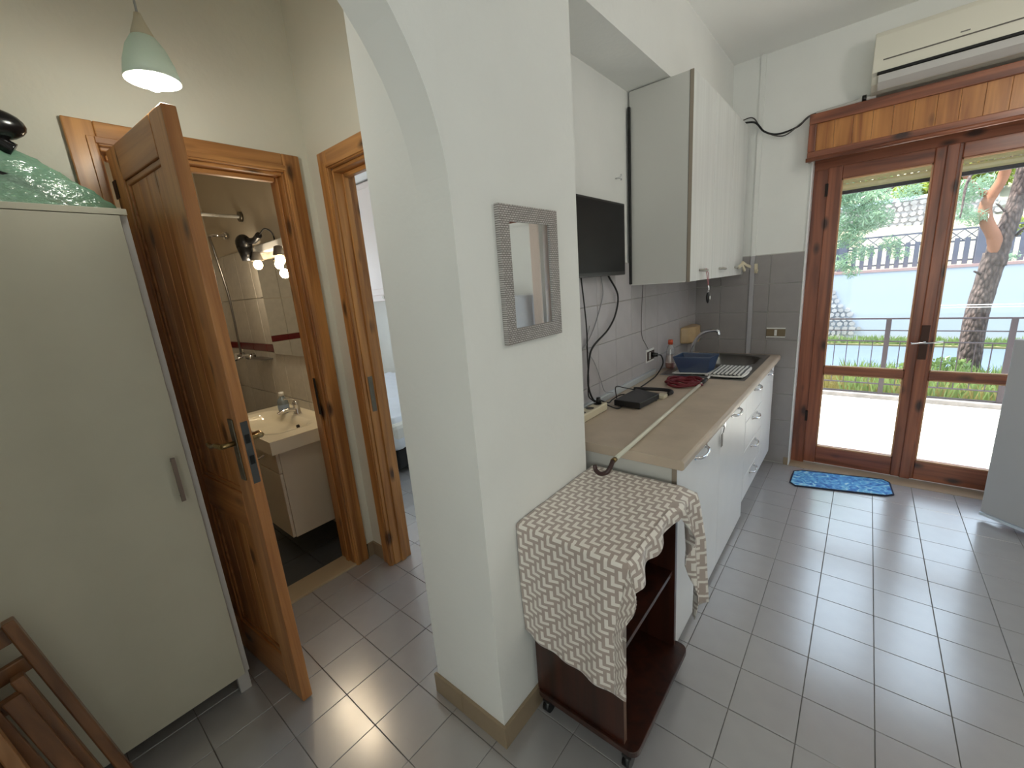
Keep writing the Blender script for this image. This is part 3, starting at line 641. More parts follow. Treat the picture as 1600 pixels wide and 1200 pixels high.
# ================================================================ FRAMED MIRROR
fm = thing('framed_mirror', 'rectangular wall mirror with silver textured frame on the white pillar', 'mirror', (-.365, -.06, 1.36))
FR = mat('silver_woven_frame', (158, 152, 148), .4, .15, bump=.0)
nt = FR.node_tree; b_ = nt.nodes['Principled BSDF']; tc = nt.nodes.new('ShaderNodeTexCoord'); mp = nt.nodes.new('ShaderNodeMapping'); mp.inputs['Rotation'].default_value = (0, math.radians(90), 0)
br = nt.nodes.new('ShaderNodeTexBrick'); br.inputs['Scale'].default_value = 42; br.inputs['Mortar Size'].default_value = .06; br.inputs['Color1'].default_value = srgb((206, 202, 198)); br.inputs['Color2'].default_value = srgb((180, 175, 172)); br.inputs['Mortar'].default_value = srgb((128, 122, 120))
sx = nt.nodes.new('ShaderNodeSeparateXYZ'); cx = nt.nodes.new('ShaderNodeCombineXYZ'); nt.links.new(tc.outputs['Object'], sx.inputs[0]); nt.links.new(sx.outputs[1], cx.inputs[0]); nt.links.new(sx.outputs[2], cx.inputs[1])
nt.links.new(cx.outputs[0], br.inputs['Vector']); nt.links.new(br.outputs['Color'], b_.inputs['Base Color']); bp = nt.nodes.new('ShaderNodeBump'); bp.inputs['Strength'].default_value = .5; bp.inputs['Distance'].default_value = .002; nt.links.new(br.outputs['Fac'], bp.inputs['Height']); bp.invert = True; nt.links.new(bp.outputs['Normal'], b_.inputs['Normal'])
ya, yb_, za, zb = -.207, .083, 1.357, 1.752; fw = .045
for nm, a in (('frame_side', (ya, za, ya + fw, zb)), ('frame_side', (yb_ - fw, za, yb_, zb)), ('frame_rail', (ya + fw, za, yb_ - fw, za + fw)), ('frame_rail', (ya + fw, zb - fw, yb_ - fw, zb))):
    B(-.365, a[0], a[1], -.349, a[2], a[3]).build(nm, FR, fm, bevel=.0015)
B(-.365, ya + fw, za + fw, -.354, yb_ - fw, zb - fw).build('mirror_glass', MIRROR, fm)

# ================================================================ KITCHEN
DX = -.03
def bow(x0, yc, z, L=.125, out=.028):
    return MB().tube(cr([(x0, yc - L / 2, z + .004), (x0 + out * .75, yc - L * .36, z), (x0 + out, yc, z - .004), (x0 + out * .75, yc + L * .36, z), (x0, yc + L / 2, z + .004)], 6), .0062, 8).tube([(x0, yc - L / 2, z + .004), (x0 + .006, yc - L / 2, z + .004)], .010, 10).tube([(x0, yc + L / 2, z + .004), (x0 + .006, yc + L / 2, z + .004)], .010, 10)
u1 = thing('base_cabinet', 'two-door white base cabinet at the near end of the counter', 'cabinet', (-.3, .9, 0))
B(KX + .02, .318, .10, DX - .02, .336, .828).build('side_panel', GREYSIDE, u1); B(DX - .0195, .3155, .028, DX - .001, .3175, .826).build('edge_strip', EDGE, u1)
B(KX + .02, .336, .10, DX - .02, 1.505, .118).build('bottom', GREYSIDE, u1); B(KX + .02, 1.487, .118, DX - .02, 1.505, .828).build('side_panel', GREYSIDE, u1); B(KX + .02, .336, .118, KX + .025, 1.487, .828).build('back_panel', GREYSIDE, u1)
B(KX + .06, .33, 0, -.062, 1.505, .10).build('plinth', WHITE_LAM, u1)
for (a, b, hy_) in ((.318, .932, .60), (.936, 1.505, 1.215)):
    dd = B(DX - .0195, a, .028, DX, b, .826).build('door', WHITE_LAM, u1, bevel=.0015); bow(DX, hy_, .788, .15).build('handle', CHROME, dd)
u2 = thing('drawer_cabinet', 'white four-drawer base cabinet between door cabinets', 'cabinet', (-.3, 1.77, 0))
B(KX + .02, 1.508, .10, DX - .02, 2.025, .70).build('carcass', GREYSIDE, u2); B(KX + .02, 1.508, .70, DX - .02, 1.525, .828).build('side_panel', GREYSIDE, u2); B(KX + .06, 1.508, 0, -.10, 2.025, .10).build('plinth', WHITE_LAM, u2)
for (a, b, h_) in ((.637, .826, .79), (.452, .633, .605), (.268, .448, .42), (.12, .264, .24)):
    dd = B(DX - .0195, 1.510, a, DX, 2.023, b).build('drawer', WHITE_LAM, u2, bevel=.0015); bow(DX, 1.77, h_, .13).build('handle', CHROME, dd)
u3 = thing('narrow_cabinet', 'narrow white one-door base cabinet at the far end of the counter', 'cabinet', (-.3, 2.24, 0))
B(KX + .02, 2.028, .10, DX - .02, 2.44, .70).build('carcass', GREYSIDE, u3); B(KX + .06, 2.028, 0, -.10, 2.44, .10).build('plinth', WHITE_LAM, u3)
dd = B(DX - .0195, 2.030, .12, DX, 2.438, .826).build('door', WHITE_LAM, u3, bevel=.0015); bow(DX, 2.235, .785, .12).build('handle', CHROME, dd)
ky = thing('hanging_keys', 'small keys hanging from the lock of the near base cabinet', 'keys', (DX + .01, .93, .72))
MB().tube([(DX, .955, .80), (DX + .014, .955, .80)], .011, 12).build('lock_knob', CHROME, ky)
MB().tube(cr([(DX + .012, .95, .80), (DX + .014, .935, .79), (DX + .013, .925, .77)]), .0022, 6).build('ring', STEEL, ky)
for yk in (.915, .931): B(DX + .008, yk - .005, .70, DX + .0105, yk + .005, .765).build('key', STEEL, ky)
# worktop with sink cut-out
SX0, SX1, SY0, SY1 = -.565, -.068, 1.585, 2.445
wt_ = thing('worktop', 'beige-brown laminate worktop running along the kitchen wall', 'worktop', (-.3, 1.4, .83))
prof = [(-.008, .83), (-.001, .836), (0, .845), (0, .858), (-.003, .866), (-.012, .87)]
def slab(y0, y1, xa, xb, front=True):
    m = MB()
    pts = ([(xa, .83)] + prof + [(xa, .87)]) if front else [(xa, .83), (xb, .83), (xb, .87), (xa, .87)]
    return m.prism(pts, 1, y0, y1)
ms = MB()
pts = [(KX + .004, .83)] + prof + [(KX + .004, .87)]
ms.prism(pts, 1, .30, SY0); ms.prism(pts, 1, SY1, 2.495); ms.prism([(SX1, .83)] + prof + [(SX1, .87)], 1, SY0, SY1); ms.box(KX + .004, SY0, .83, SX0, SY1, .87)
ms.build('slab', WORKTOP, wt_, bevel=.002)
B(KX + .009, .30, .871, KX + .030, 1.60, .905).build('back_upstand', mat('alu_upstand', (196, 202, 206), .3, .3), wt_, bevel=.004)
# sink
sk = thing('steel_sink', 'inset stainless steel sink with drainer at the far end of the worktop', 'sink', (-.31, 2.0, .87))
rows = []; nx, ny = 36, 60
for j in range(ny + 1):
    row = []
    for i in range(nx + 1):
        xx = SX0 - .008 + (SX1 - SX0 + .016) * i / nx; yy = SY0 - .008 + (SY1 - SY0 + .016) * j / ny
        e = ((xx + .30) / .19) ** 4 + ((yy - 2.20) / .185) ** 4; d = (max(0, 1 - e)) ** .35 * .16
        dr = 0
        if yy < 1.97 and yy > 1.64 and -.52 < xx < -.11: dr = .007 + .0025 * math.sin(xx * 140)
        ed = min(i, nx - i, j, ny - j); rim = .0035 if 1 <= ed <= 1 else 0
        row.append((xx, yy, .8725 - d - dr + rim - (.002 if ed == 0 else 0)))
    rows.append(row)
MB().grid(rows).build('sink_top', STEEL, sk)
MB().lathe([(0, .7165), (.03, .7165), (.032, .714)], -.30, 2.20, 16).build('drain', CHROME, sk)
kt = thing('kitchen_tap', 'chrome swan-neck kitchen tap behind the blue container', 'tap', (-.53, 2.09, .872))
MB().lathe([(0, .872), (.026, .872), (.024, .885), (.019, .90), (.019, .93), (.012, .94), (0, .94)], -.525, 2.09, 16).build('base', CHROME, kt)
MB().tube(cr([(-.525, 2.09, .92), (-.515, 2.09, .975), (-.48, 2.09, 1.045), (-.43, 2.09, 1.088), (-.375, 2.09, 1.102), (-.345, 2.09, 1.098), (-.333, 2.09, 1.07)]), [.013] * 42 + [.011] * 7, 12).build('spout', CHROME, kt)
# wall cabinets
def wallcab(y0, doors, label, near):
    t = thing('wall_cabinet', label, 'cabinet', (-.46, y0, 1.473)); y1 = doors[-1][1]
    B(KX + .012, y0, 1.478, -.3045, y1, 2.476).build('carcass', GREYSIDE, t, bevel=.001)
    if near:
        B(-.306, y0 + .0, 1.478, -.3035, y0 + .018, 2.476).build('dark_edge', BLACKM, t)
        B(-.3035, y0 - .001, 1.474, -.2865, y0 + .003, 2.476).build('edge_strip', EDGE, t)
        B(KX + .012, y0 - .0005, 1.4735, -.31, y0 + .012, 1.478).build('bottom_trim', WPLAST, t)
    for (a, b) in doors:
        dd = B(-.303, a + .0022, 1.475, -.285, b - .0022, 2.476).build('door', CABF, t, bevel=.0012); yc = (a + b) / 2
        MB().tube(cr([(-.285, yc - .045, 1.531), (-.262, yc - .035, 1.528), (-.256, yc, 1.526), (-.262, yc + .035, 1.528), (-.285, yc + .045, 1.531)], 5), .006, 8).build('handle', mat('satin_nickel', (176, 172, 164), .3, .8), dd)
    return t
wallcab(1.252, [(1.252, 1.657)], 'single-door white wall cabinet beside the television', True)
wallcab(1.660, [(1.660, 2.07), (2.073, 2.48)], 'double-door white wall cabinet above the sink', False)
B(-.62, 1.232, 1.48, -.61, 1.25, 2.40).build('black_cable_run', CABLE, label='black cable hanging down beside the wall cabinet and television', cat='cable').name = 'wall_cable'
kf = thing('key_fob', 'black key fob on a pink cord hanging from the nearest wall cabinet handle', 'key fob', (-.258, 1.47, 1.35))
MB().tube(cr([(-.258, 1.45, 1.535), (-.252, 1.475, 1.50), (-.256, 1.49, 1.44), (-.262, 1.48, 1.50), (-.262, 1.455, 1.535)]), .0022, 6).build('cord', mat('pink_cord', (196, 130, 136), .6), kf)
MB().tube(cr([(-.256, 1.49, 1.44), (-.252, 1.486, 1.42), (-.258, 1.49, 1.40)]), .005, 6).build('clasp', CHROME, kf)
MB().ball((-.256, 1.492, 1.372), .011, .019, .032).build('fob', BLACK, kf); MB().ball((-.245, 1.490, 1.372), .003, .006, .011).build('button', WPLAST, kf)
cp = thing('handle_clips', 'cream plastic clips on the farthest wall cabinet handle', 'clips', (-.255, 2.33, 1.53))
for (a, b) in (((-.262, 2.24, 1.525), (-.24, 2.30, 1.555)), ((-.25, 2.30, 1.56), (-.235, 2.37, 1.535)), ((-.25, 2.36, 1.545), (-.22, 2.42, 1.525)), ((-.25, 2.30, 1.54), (-.24, 2.34, 1.50))): MB().bar(a, b, .014, .02).build('clip', CREAM, cp, bevel=.003)
MB().tube(cr([(-.25, 2.29, 1.53), (-.248, 2.285, 1.50), (-.252, 2.278, 1.46)]), .0018, 6).build('string', CABLEG, cp)
hk = thing('wall_hook', 'small cream adhesive hook on the grey tiled end wall', 'hook', (-.2, 2.49, 1.47))
B(-.207, 2.49, 1.475, -.185, 2.498, 1.545).build('plate', CREAM, hk, bevel=.002); MB().tube(cr([(-.196, 2.49, 1.50), (-.194, 2.475, 1.485), (-.184, 2.468, 1.487), (-.178, 2.466, 1.50)]), .004, 8).build('prong', CREAM, hk)
nh = thing('wall_nail', 'small white nail hook in the wall above the television', 'hook', (KX, 1.12, 2.03)); MB().tube([(KX, 1.10, 2.035), (KX + .03, 1.10, 2.035)], .004).build('pin', CHROME, nh); MB().tube([(KX + .03, 1.10, 2.02), (KX + .03, 1.10, 2.05)], .004).build('head', CHROME, nh)
# TV
tv = thing('television', 'small black flat television mounted on the wall left of the cabinets', 'television', (-.58, .75, 1.54))
B(-.59, .42, 1.537, -.556, 1.045, 1.893).build('casing', BLACK, tv, bevel=.005); B(-.5565, .432, 1.556, -.5548, 1.033, 1.882).build('screen', SCREEN, tv); B(KX, .6, 1.64, -.59, .85, 1.80).build('wall_mount', BLACKM, tv)
# cables
def cable(name, label, pts, r, M=CABLE):
    return MB().tube(cr(pts), r, 8).build(name, M, label=label, cat='cable')
cable('television_cable', 'left black cable dropping straight down from the television', [(-.60, .652, 1.54), (-.60, .675, 1.398), (-.60, .689, 1.272), (-.60, .687, 1.143), (-.60, .691, 1.03), (-.60, .684, .95), (-.575, .70, .915)], .0034)
cable('television_cable', 'thick black cable curving out from the television to the power strip', [(-.60, .93, 1.54), (-.60, 1.037, 1.435), (-.60, 1.009, 1.334), (-.60, .914, 1.258), (-.60, .756, 1.197), (-.60, .706, 1.14), (-.60, .684, 1.011), (-.585, .70, .93), (-.565, .72, .91)], .005)
cable('aerial_cable', 'thin grey aerial cable crossing behind the black television cables', [(-.612, .872, 1.54), (-.612, .89, 1.445), (-.612, .815, 1.321), (-.612, .73, 1.234), (-.612, .62, 1.173), (-.615, .50, 1.11)], .0028, CABLEG)
cable('thin_grey_cable', 'thin grey cable looping down the tiles to the black box', [(-.612, .74, 1.30), (-.612, .70, 1.20), (-.612, .78, 1.10), (-.612, .84, 1.0), (-.60, .86, .93), (-.57, .90, .915)], .002, CABLEG)
cable('under_cabinet_cable', 'thin dark cable from the wall cabinet to the wall socket', [(-.615, 1.42, 1.470), (-.618, 1.415, 1.40), (-.618, 1.40, 1.25), (-.618, 1.41, 1.15), (-.618, 1.48, 1.08), (-.618, 1.51, 1.05)], .0018, mat('dim_cable', (84, 80, 80), .5))
# power strip
ps = thing('power_strip', 'cream multi-socket power strip on the worktop beside the pillar wall', 'power strip', (-.53, .60, .87))
B(-.575, .40, .871, -.52, .735, .912).build('body', CREAM, ps, bevel=.006)
for yy in (.44, .52, .60, .68): MB().lathe([(0, .9125), (.018, .9125), (.019, .914), (.021, .914)], -.5475, yy, 14).build('socket', mat('socket_grey', (84, 80, 76), .6), ps)
pg = MB().tube([(-.5475, .69, .915), (-.5475, .69, .945)], [.016, .010], 10).build('black_plug', BLACK, label='black plug in the end socket of the power strip', cat='plug'); pg.name = 'mains_plug'
# router / decoder
rt = thing('set_top_box', 'flat black set-top box on the worktop in front of the cables', 'box', (-.43, .91, .872))
MB().prism([(-.518, .80), (-.376, .795), (-.355, 1.005), (-.508, 1.06)], 2, .876, .908).build('casing', BLACK, rt, bevel=.004)
for (xx, yy) in ((-.50, .83), (-.39, .82), (-.37, .99), (-.49, 1.03)): MB().lathe([(0, .8705), (.008, .8705), (.008, .877)], xx, yy, 8).build('foot', BLACKM, rt)
cable('set_top_box_lead', 'black lead running from the power strip behind the set-top box', [(-.55, .70, .93), (-.53, .76, .90), (-.545, .84, .895), (-.54, .92, .90), (-.52, .96, .895)], .0035)
cable('set_top_box_lead', 'second black lead lying on the worktop at the corner of the set-top box', [(-.56, .74, .905), (-.50, .76, .878), (-.47, .77, .877), (-.48, .80, .885)], .0035)
cable('set_top_box_lead', 'black lead standing up in a sharp loop behind the set-top box', [(-.535, .87, .89), (-.535, .86, .96), (-.53, .95, .935), (-.50, 1.02, .91)], .0028)
ad = thing('power_adapter', 'black curved adapter lead with white plug lying beside the set-top box', 'adapter', (-.37, 1.08, .872))
MB().tube(cr([(-.54, 1.10, .893), (-.47, 1.12, .893), (-.40, 1.14, .892), (-.345, 1.14, .890), (-.325, 1.11, .889), (-.335, 1.08, .888)]), [.010] * 41, 10).build('lead', BLACK, ad); B(-.375, 1.02, .872, -.335, 1.075, .892).build('plug_block', CREAM, ad, bevel=.003)
so_ = thing('wall_socket', 'white-framed wall socket on the tiles above the worktop', 'socket', (KX, 1.55, 1.0))
B(KX + .008, 1.475, .965, KX + .016, 1.60, 1.05).build('plate', WPLAST, so_, bevel=.003); B(KX + .016, 1.478, .978, KX + .018, 1.597, 1.037).build('insert', mat('socket_brown', (74, 58, 52), .5), so_); B(KX + .018, 1.51, .985, KX + .020, 1.53, 1.03).build('switch', WPLAST, so_)
MB().tube([(KX + .016, 1.555, 1.01), (KX + .055, 1.565, 1.008)], [.017, .012], 10).build('mains_plug', BLACK, label='black plug pushed into the wall socket above the worktop', cat='plug')
cable('socket_lead', 'black lead looping from the wall socket plug down to the worktop', [(KX + .05, 1.565, 1.008), (-.565, 1.60, .995), (-.555, 1.60, .94), (-.56, 1.50, .885), (-.55, 1.35, .878), (-.54, 1.2, .878)], .004)
sw = thing('light_switch', 'bronze light switch plate with white edges on the grey end wall', 'switch', (-.04, 2.51, 1.03))
B(-.105, 2.502, .998, .017, 2.511, 1.072).build('plate', WPLAST, sw, bevel=.002); B(-.105, 2.499, 1.008, .017, 2.503, 1.062).build('insert', mat('bronze_insert', (122, 106, 82), .4, .3), sw); B(-.052, 2.496, 1.013, -.036, 2.5, 1.057).build('rocker', WPLAST, sw)
# soap dispenser + bottle
ds = thing('wall_dispenser', 'rounded beige dispenser on the tiles beside the tap', 'dispenser', (-.58, 2.25, .97))
MB().prism([(KX + .010, 2.13), (KX + .010, 2.40), (KX + .07, 2.38), (KX + .105, 2.32), (KX + .118, 2.26), (KX + .105, 2.20), (KX + .07, 2.15)], 2, .99, 1.115).build('shell', mat('beige_dispenser', (188, 160, 120), .35, var=.08, vscale=20), ds, bevel=.012)
db = thing('dish_soap_bottle', 'clear dish soap bottle with orange cap and orange liquid by the sink', 'bottle', (-.585, 1.83, .872))
SPX, SPY = -.572, 1.79
MB().lathe([(0, .875), (.030, .876), (.033, .89), (.033, .93), (.028, .965), (.026, 1.0), (.021, 1.025), (.013, 1.04), (.013, 1.05)], SPX, SPY, 18).build('body', translucent('clear_plastic', (240, 240, 240), .4, .15, .8), db)
MB().lathe([(0, .878), (.027, .878), (.030, .89), (.030, .912), (0, .912)], SPX, SPY, 18).build('liquid', translucent('orange_soap', (235, 130, 30), .6, .15, .3), db)
MB().lathe([(0, 1.075), (.014, 1.075), (.017, 1.068), (.017, 1.043), (0, 1.043)], SPX, SPY, 18).build('cap', mat('orange_cap', (200, 84, 52), .4), db)
MB().lathe([(.0335, .915), (.0275, .965)], SPX, SPY, 18).build('paper_wrap', mat('pinkish_wrap', (214, 190, 180), .5), db)
# container, tray, towel, rope
tr = MB(); rows = []
tray = thing('white_tray', 'shallow white plastic tray under the blue container', 'tray', (-.37, 1.72, .874))
MB().prism([(-.50, 1.61), (-.27, 1.66), (-.26, 1.80), (-.49, 1.80)], 2, .876, .882).build('tray_base', WPLAST, tray, bevel=.004)
bx_ = thing('blue_container', 'open translucent dark blue plastic container at the sink edge', 'container', (-.38, 1.72, .882))
o1 = [(-.455, 1.635), (-.295, 1.675), (-.285, 1.785), (-.455, 1.775)]; o2 = [(-.497, 1.625), (-.278, 1.665), (-.262, 1.81), (-.49, 1.80)]
mm = MB()
for k in range(4):
    a, b = o1[k], o1[(k + 1) % 4]; c, d = o2[(k + 1) % 4], o2[k]; mm.quad((*a, .884), (*b, .884), (*c, .985), (*d, .985))
mm.quad(*[(*p, .884) for p in o1]); mm.build('walls', translucent('blue_plastic', (92, 118, 160), .5, .12, .35), bx_, solid=.003)
rr = MB(); rr.tube([(*p, .985) for p in o2 + [o2[0]]], .0035, 6).build('rim', mat('blue_rim', (86, 104, 134), .3), bx_)
twm = bpy.data.materials.new('striped_towel'); twm.use_nodes = True; nt = twm.node_tree; pb = nt.nodes['Principled BSDF']; pb.inputs['Roughness'].default_value = .9
wv = nt.nodes.new('ShaderNodeTexWave'); wv.inputs['Scale'].default_value = 14; wv.bands_direction = 'X'; tcn = nt.nodes.new('ShaderNodeTexCoord'); rp = nt.nodes.new('ShaderNodeValToRGB'); rp.color_ramp.interpolation = 'CONSTANT'
rp.color_ramp.elements[0].color = srgb((96, 96, 98)); rp.color_ramp.elements[1].position = .35; rp.color_ramp.elements[1].color = srgb((226, 226, 222)); nt.links.new(tcn.outputs['Object'], wv.inputs[0]); nt.links.new(wv.outputs['Fac'], rp.inputs[0]); nt.links.new(rp.outputs[0], pb.inputs[0])
rows = []
for j in range(13):
    row = []
    for i in range(17):
        u = i / 16; v = j / 12; xx = -.27 + .19 * u; yy = 1.60 + .27 * v + .02 * u; zz = .897 + .004 * noise.noise(Vector((u * 5, v * 5, 0))) - (.012 if (i in (0, 16)) else 0); row.append((xx, yy, zz))
    rows.append(row)
tw = thing('folded_towel', 'folded white and grey striped towel on the sink drainer', 'towel', (-.18, 1.73, .876))
MB().grid(rows).build('top_layer', twm, tw, solid=.006)
MB().prism([(-.272, 1.60), (-.08, 1.62), (-.078, 1.885), (-.268, 1.87)], 2, .876, .885).build('lower_layer', twm, tw, bevel=.004)
MB().tube(cr([(-.29, 1.61, .885), (-.2, 1.595, .886), (-.10, 1.61, .886), (-.075, 1.66, .886), (-.075, 1.76, .886)]), .006, 8).build('white_hem', WPLAST, tw)
rope = []; random.seed(3)
cx_, cy_ = -.355, 1.40
for k in range(64):
    t = k / 63; a = t * 2 * math.pi * 5.3; rx = .105 * (.35 + .65 * abs(math.sin(t * 7.0))); ry = .12 * (.35 + .65 * abs(math.cos(t * 5.1)))
    rope.append((cx_ + rx * math.cos(a) + .012 * math.sin(a * 2.3), cy_ + ry * math.sin(a) * .9 + .10 * (t - .5), .880 + .004 * (k % 3)))
MB().tube(cr(rope, 4), .0078, 7).build('red_cord_bundle', mat('dark_red_cord', (104, 12, 26), .55), label='tangled dark red cord lying flat on the worktop', cat='cord')
random.seed(7)
# pole
po = thing('telescopic_rod', 'long white telescopic rod with brown hook lying along the worktop', 'rod', (-.22, .8, .875))
MB().tube([(-.205, .165, .884), (-.250, 1.40, .884)], .0085, 12).build('shaft', mat('ivory_rod', (214, 212, 196), .35), po); MB().tube([(-.2495, 1.385, .884), (-.253, 1.50, .884)], .0115, 12).build('joint', BLACK, po); MB().tube([(-.253, 1.50, .884), (-.255, 1.57, .884)], .007, 12).build('tip', WPLAST, po)
MB().tube([(-.2045, .15, .884), (-.205, .172, .884)], .0095, 12).build('collar', BRASS, po)
MB().tube(cr([(-.2045, .152, .884), (-.205, .135, .870), (-.212, .122, .852), (-.235, .115, .842), (-.256, .118, .850), (-.262, .122, .868)]), [.0085] * 33 + [.0075] * 8, 12).build('hook', mat('brown_hook', (62, 40, 38), .3), po)

# ================================================================ TROLLEY + CLOTH
tl = thing('wooden_trolley', 'dark brown open-shelf wooden trolley on castors at the counter end', 'trolley', (-.17, .05, 0))
TX0, TX1, TYa, TYb = -.345, -.012, -.195, .275
B(TX0, TYa, .10, TX1, TYa + .02, .755).build('side_panel', DARKWOOD, tl, bevel=.001); B(TX0, TYb - .02, .10, TX1, TYb, .755).build('side_panel', DARKWOOD, tl, bevel=.001)
B(TX0, TYa + .02, .10, TX0 + .008, TYb - .02, .755).build('back_panel', DARKWOOD, tl); B(TX0, TYa + .02, .42, TX1 - .01, TYb - .02, .438).build('shelf', DARKWOOD, tl, bevel=.001)
B(TX0 - .005, TYa - .01, .755, TX1 + .02, TYb + .01, .775).build('top', DARKWOOD, tl, bevel=.003)
B(TX1 - .002, TYa + .001, .10, TX1 + .0005, TYa + .019, .755).build('edge_strip', mat('worn_edge', (110, 82, 66), .5), tl)
pts = [(TX0 - .004, TYa - .012), (TX1 + .03, TYa - .012)] 
def rounded(x0, y0, x1, y1, r, n=6):
    o = []
    for (cx, cy, a0) in ((x1 - r, y0 + r, -90), (x1 - r, y1 - r, 0), (x0 + r, y1 - r, 90), (x0 + r, y0 + r, 180)):
        for k in range(n + 1): a = math.radians(a0 + 90 * k / n); o.append((cx + r * math.cos(a), cy + r * math.sin(a)))
    return o
MB().prism(rounded(TX0 - .004, TYa - .012, TX1 + .045, TYb + .012, .03), 2, .078, .10).build('base_board', DARKWOOD, tl, bevel=.002)
for (a, b) in ((TX0 + .03, TYa + .02), (TX1 + .005, TYa + .02), (TX0 + .03, TYb - .02), (TX1 + .005, TYb - .02)):
    c_ = MB().tube([(a - .012, b, .026), (a + .012, b, .026)], .026, 16).build('castor', BLACK, tl); MB().tube([(a, b, .03), (a, b, .078)], .010, 8).build('stem', STEEL, c_); MB().box(a - .016, b - .02, .045, a + .016, b + .02, .058).build('housing', BLACK, c_, bevel=.004)
# cloth: sheet in (s,t) param: top rectangle + drapes with hems
CLm = bpy.data.materials.new('jacquard_cloth'); CLm.use_nodes = True; nt = CLm.node_tree; pb = nt.nodes['Principled BSDF']; pb.inputs['Roughness'].default_value = .55; pb.inputs['Sheen Weight'].default_value = .3; L = nt.links.new
uvn = nt.nodes.new('ShaderNodeUVMap'); uvn.uv_map = 'UVMap'
def math_(op, a, b=None, c=None):
    n = nt.nodes.new('ShaderNodeMath'); n.operation = op
    for k, v in enumerate((a, b, c)):
        if v is None: continue
        if isinstance(v, (int, float)): n.inputs[k].default_value = v
        else: L(v, n.inputs[k])
    return n.outputs[0]
sxyz = nt.nodes.new('ShaderNodeSeparateXYZ'); L(uvn.outputs[0], sxyz.inputs[0])
# interlocking basket-like weave of bars (key pattern): cell colour from 6x6 pattern lookups
U = math_('MULTIPLY', sxyz.outputs[0], 1 / .0108); Vv = math_('MULTIPLY', sxyz.outputs[1], 1 / .0108)
fu = math_('FLOOR', U); fv = math_('FLOOR', Vv)
# herringbone of bars of length 4: value = (fu + fv) mod 8 <4 on even rows etc.
p1 = math_('FLOORED_MODULO', math_('ADD', fu, fv), 6)
hbar = math_('MULTIPLY', math_('LESS_THAN', p1, 3.5), math_('LESS_THAN', math_('FLOORED_MODULO', fv, 2), .5))
vbar = math_('MULTIPLY', math_('GREATER_THAN', p1, 2.5), math_('LESS_THAN', math_('FLOORED_MODULO', fu, 2), .5))
pat = math_('MAXIMUM', hbar, vbar)
mx = nt.nodes.new('ShaderNodeMix'); mx.data_type = 'RGBA'; L(pat, mx.inputs[0]); mx.inputs[6].default_value = srgb((238, 232, 224)); mx.inputs[7].default_value = srgb((178, 163, 154)); L(mx.outputs[2], pb.inputs[0])
rgh = math_('MULTIPLY_ADD', pat, -.12, .44); L(rgh, pb.inputs['Roughness'])
import itertools
cx0, cx1, cy0, cy1, cz = -.362, .012, -.212, .285, .779
LXd, RXd, Fd, Bd = .0, .36, .47, .0   # drape lengths: +x side, -y side
def cloth_pt(a, b):
    # a in metres along x starting at cx0, b in metres along y measured from cy1 down to cy0 then over the edge
    w_ = cx1 - cx0; d_ = cy1 - cy0
    ox = max(0, a - w_); oy = max(0, b - d_)
    x = cx0 + min(a, w_); y = cy1 - min(b, d_); z = cz
    if ox > 0 and oy > 0:
        # corner: hangs as fold
        dd = math.hypot(ox, oy); m_ = max(ox, oy) * .95 + min(ox, oy) * .22
        x += .012 + .030 * min(1, min(ox, oy) / .12) + .02 * math.sin(dd * 22) * min(1, min(ox, oy) / .1); y -= .010 + .030 * min(1, min(ox, oy) / .12)
        if ox > oy: y += -.006 + min(.05, (ox - oy) * .25)
        else: x -= min(.05, (oy - ox) * .2)
        z -= m_
    elif ox > 0:
        x += min(.014, ox * .8) + .011 * math.sin(b * 42 + 1) * min(1, ox / .05) + .02 * min(1, ox / .2); z -= max(0, ox - .006)
    elif oy > 0:
        y -= min(.012, oy * .8) + .004 * math.sin(a * 26) * min(1, oy / .1) + .004 * math.sin(a * 60 + oy * 9) * min(1, oy / .2); z -= max(0, oy - .006)
    else:
        z += .0015 * noise.noise(Vector((a * 14, b * 14, 0)))
        ed = min(w_ - a, d_ - b); z -= .004 * max(0, 1 - ed / .012) ** 2 if ed < .012 else 0
    return (x, y, z)
rows = []; uvs = []
w_ = cx1 - cx0; d_ = cy1 - cy0
def hemx(b):   # overhang on +x side as function of b (0 far .. d_ near)
    t = b / d_
    # long fold at far end, short in middle, longer near the front corner
    if t < .12: return .50 - .03 * math.sin(t * 40)
    if t < .32: return .05 + .44 * (1 - (t - .12) / .20) ** 1.3
    return .05 + .05 * max(0, (t - .55) / .45) + .006 * math.sin(t * 30)
def hemy(a):
    t = a / w_
    return .42 + .02 * math.sin(t * 3) + .045 * t
NA, NB = 74, 110
for j in range(NB + 1):
    row = []; ur = []
    for i in range(NA + 1):
        # normalised: i over [0..w_ (48 cells)] then overhang (rest); j over [0..d_ (60)] then overhang
        if j <= 60: b = d_ * j / 60; over_j = 0
        else: over_j = (j - 60) / (NB - 60); b = d_
        if i <= 48: a = w_ * i / 48; over_i = 0
        else: over_i = (i - 48) / (NA - 48); a = w_
        aa = a + over_i * (hemx(b) if j <= 60 else .115 * (1 - .1 * over_j)); bb = b + over_j * (hemy(a) if i <= 48 else (.465 - .035 * over_i ** 2))
        p = cloth_pt(aa, bb)
        row.append(p); ur.append((aa, bb))
    rows.append(row); uvs.append(ur)
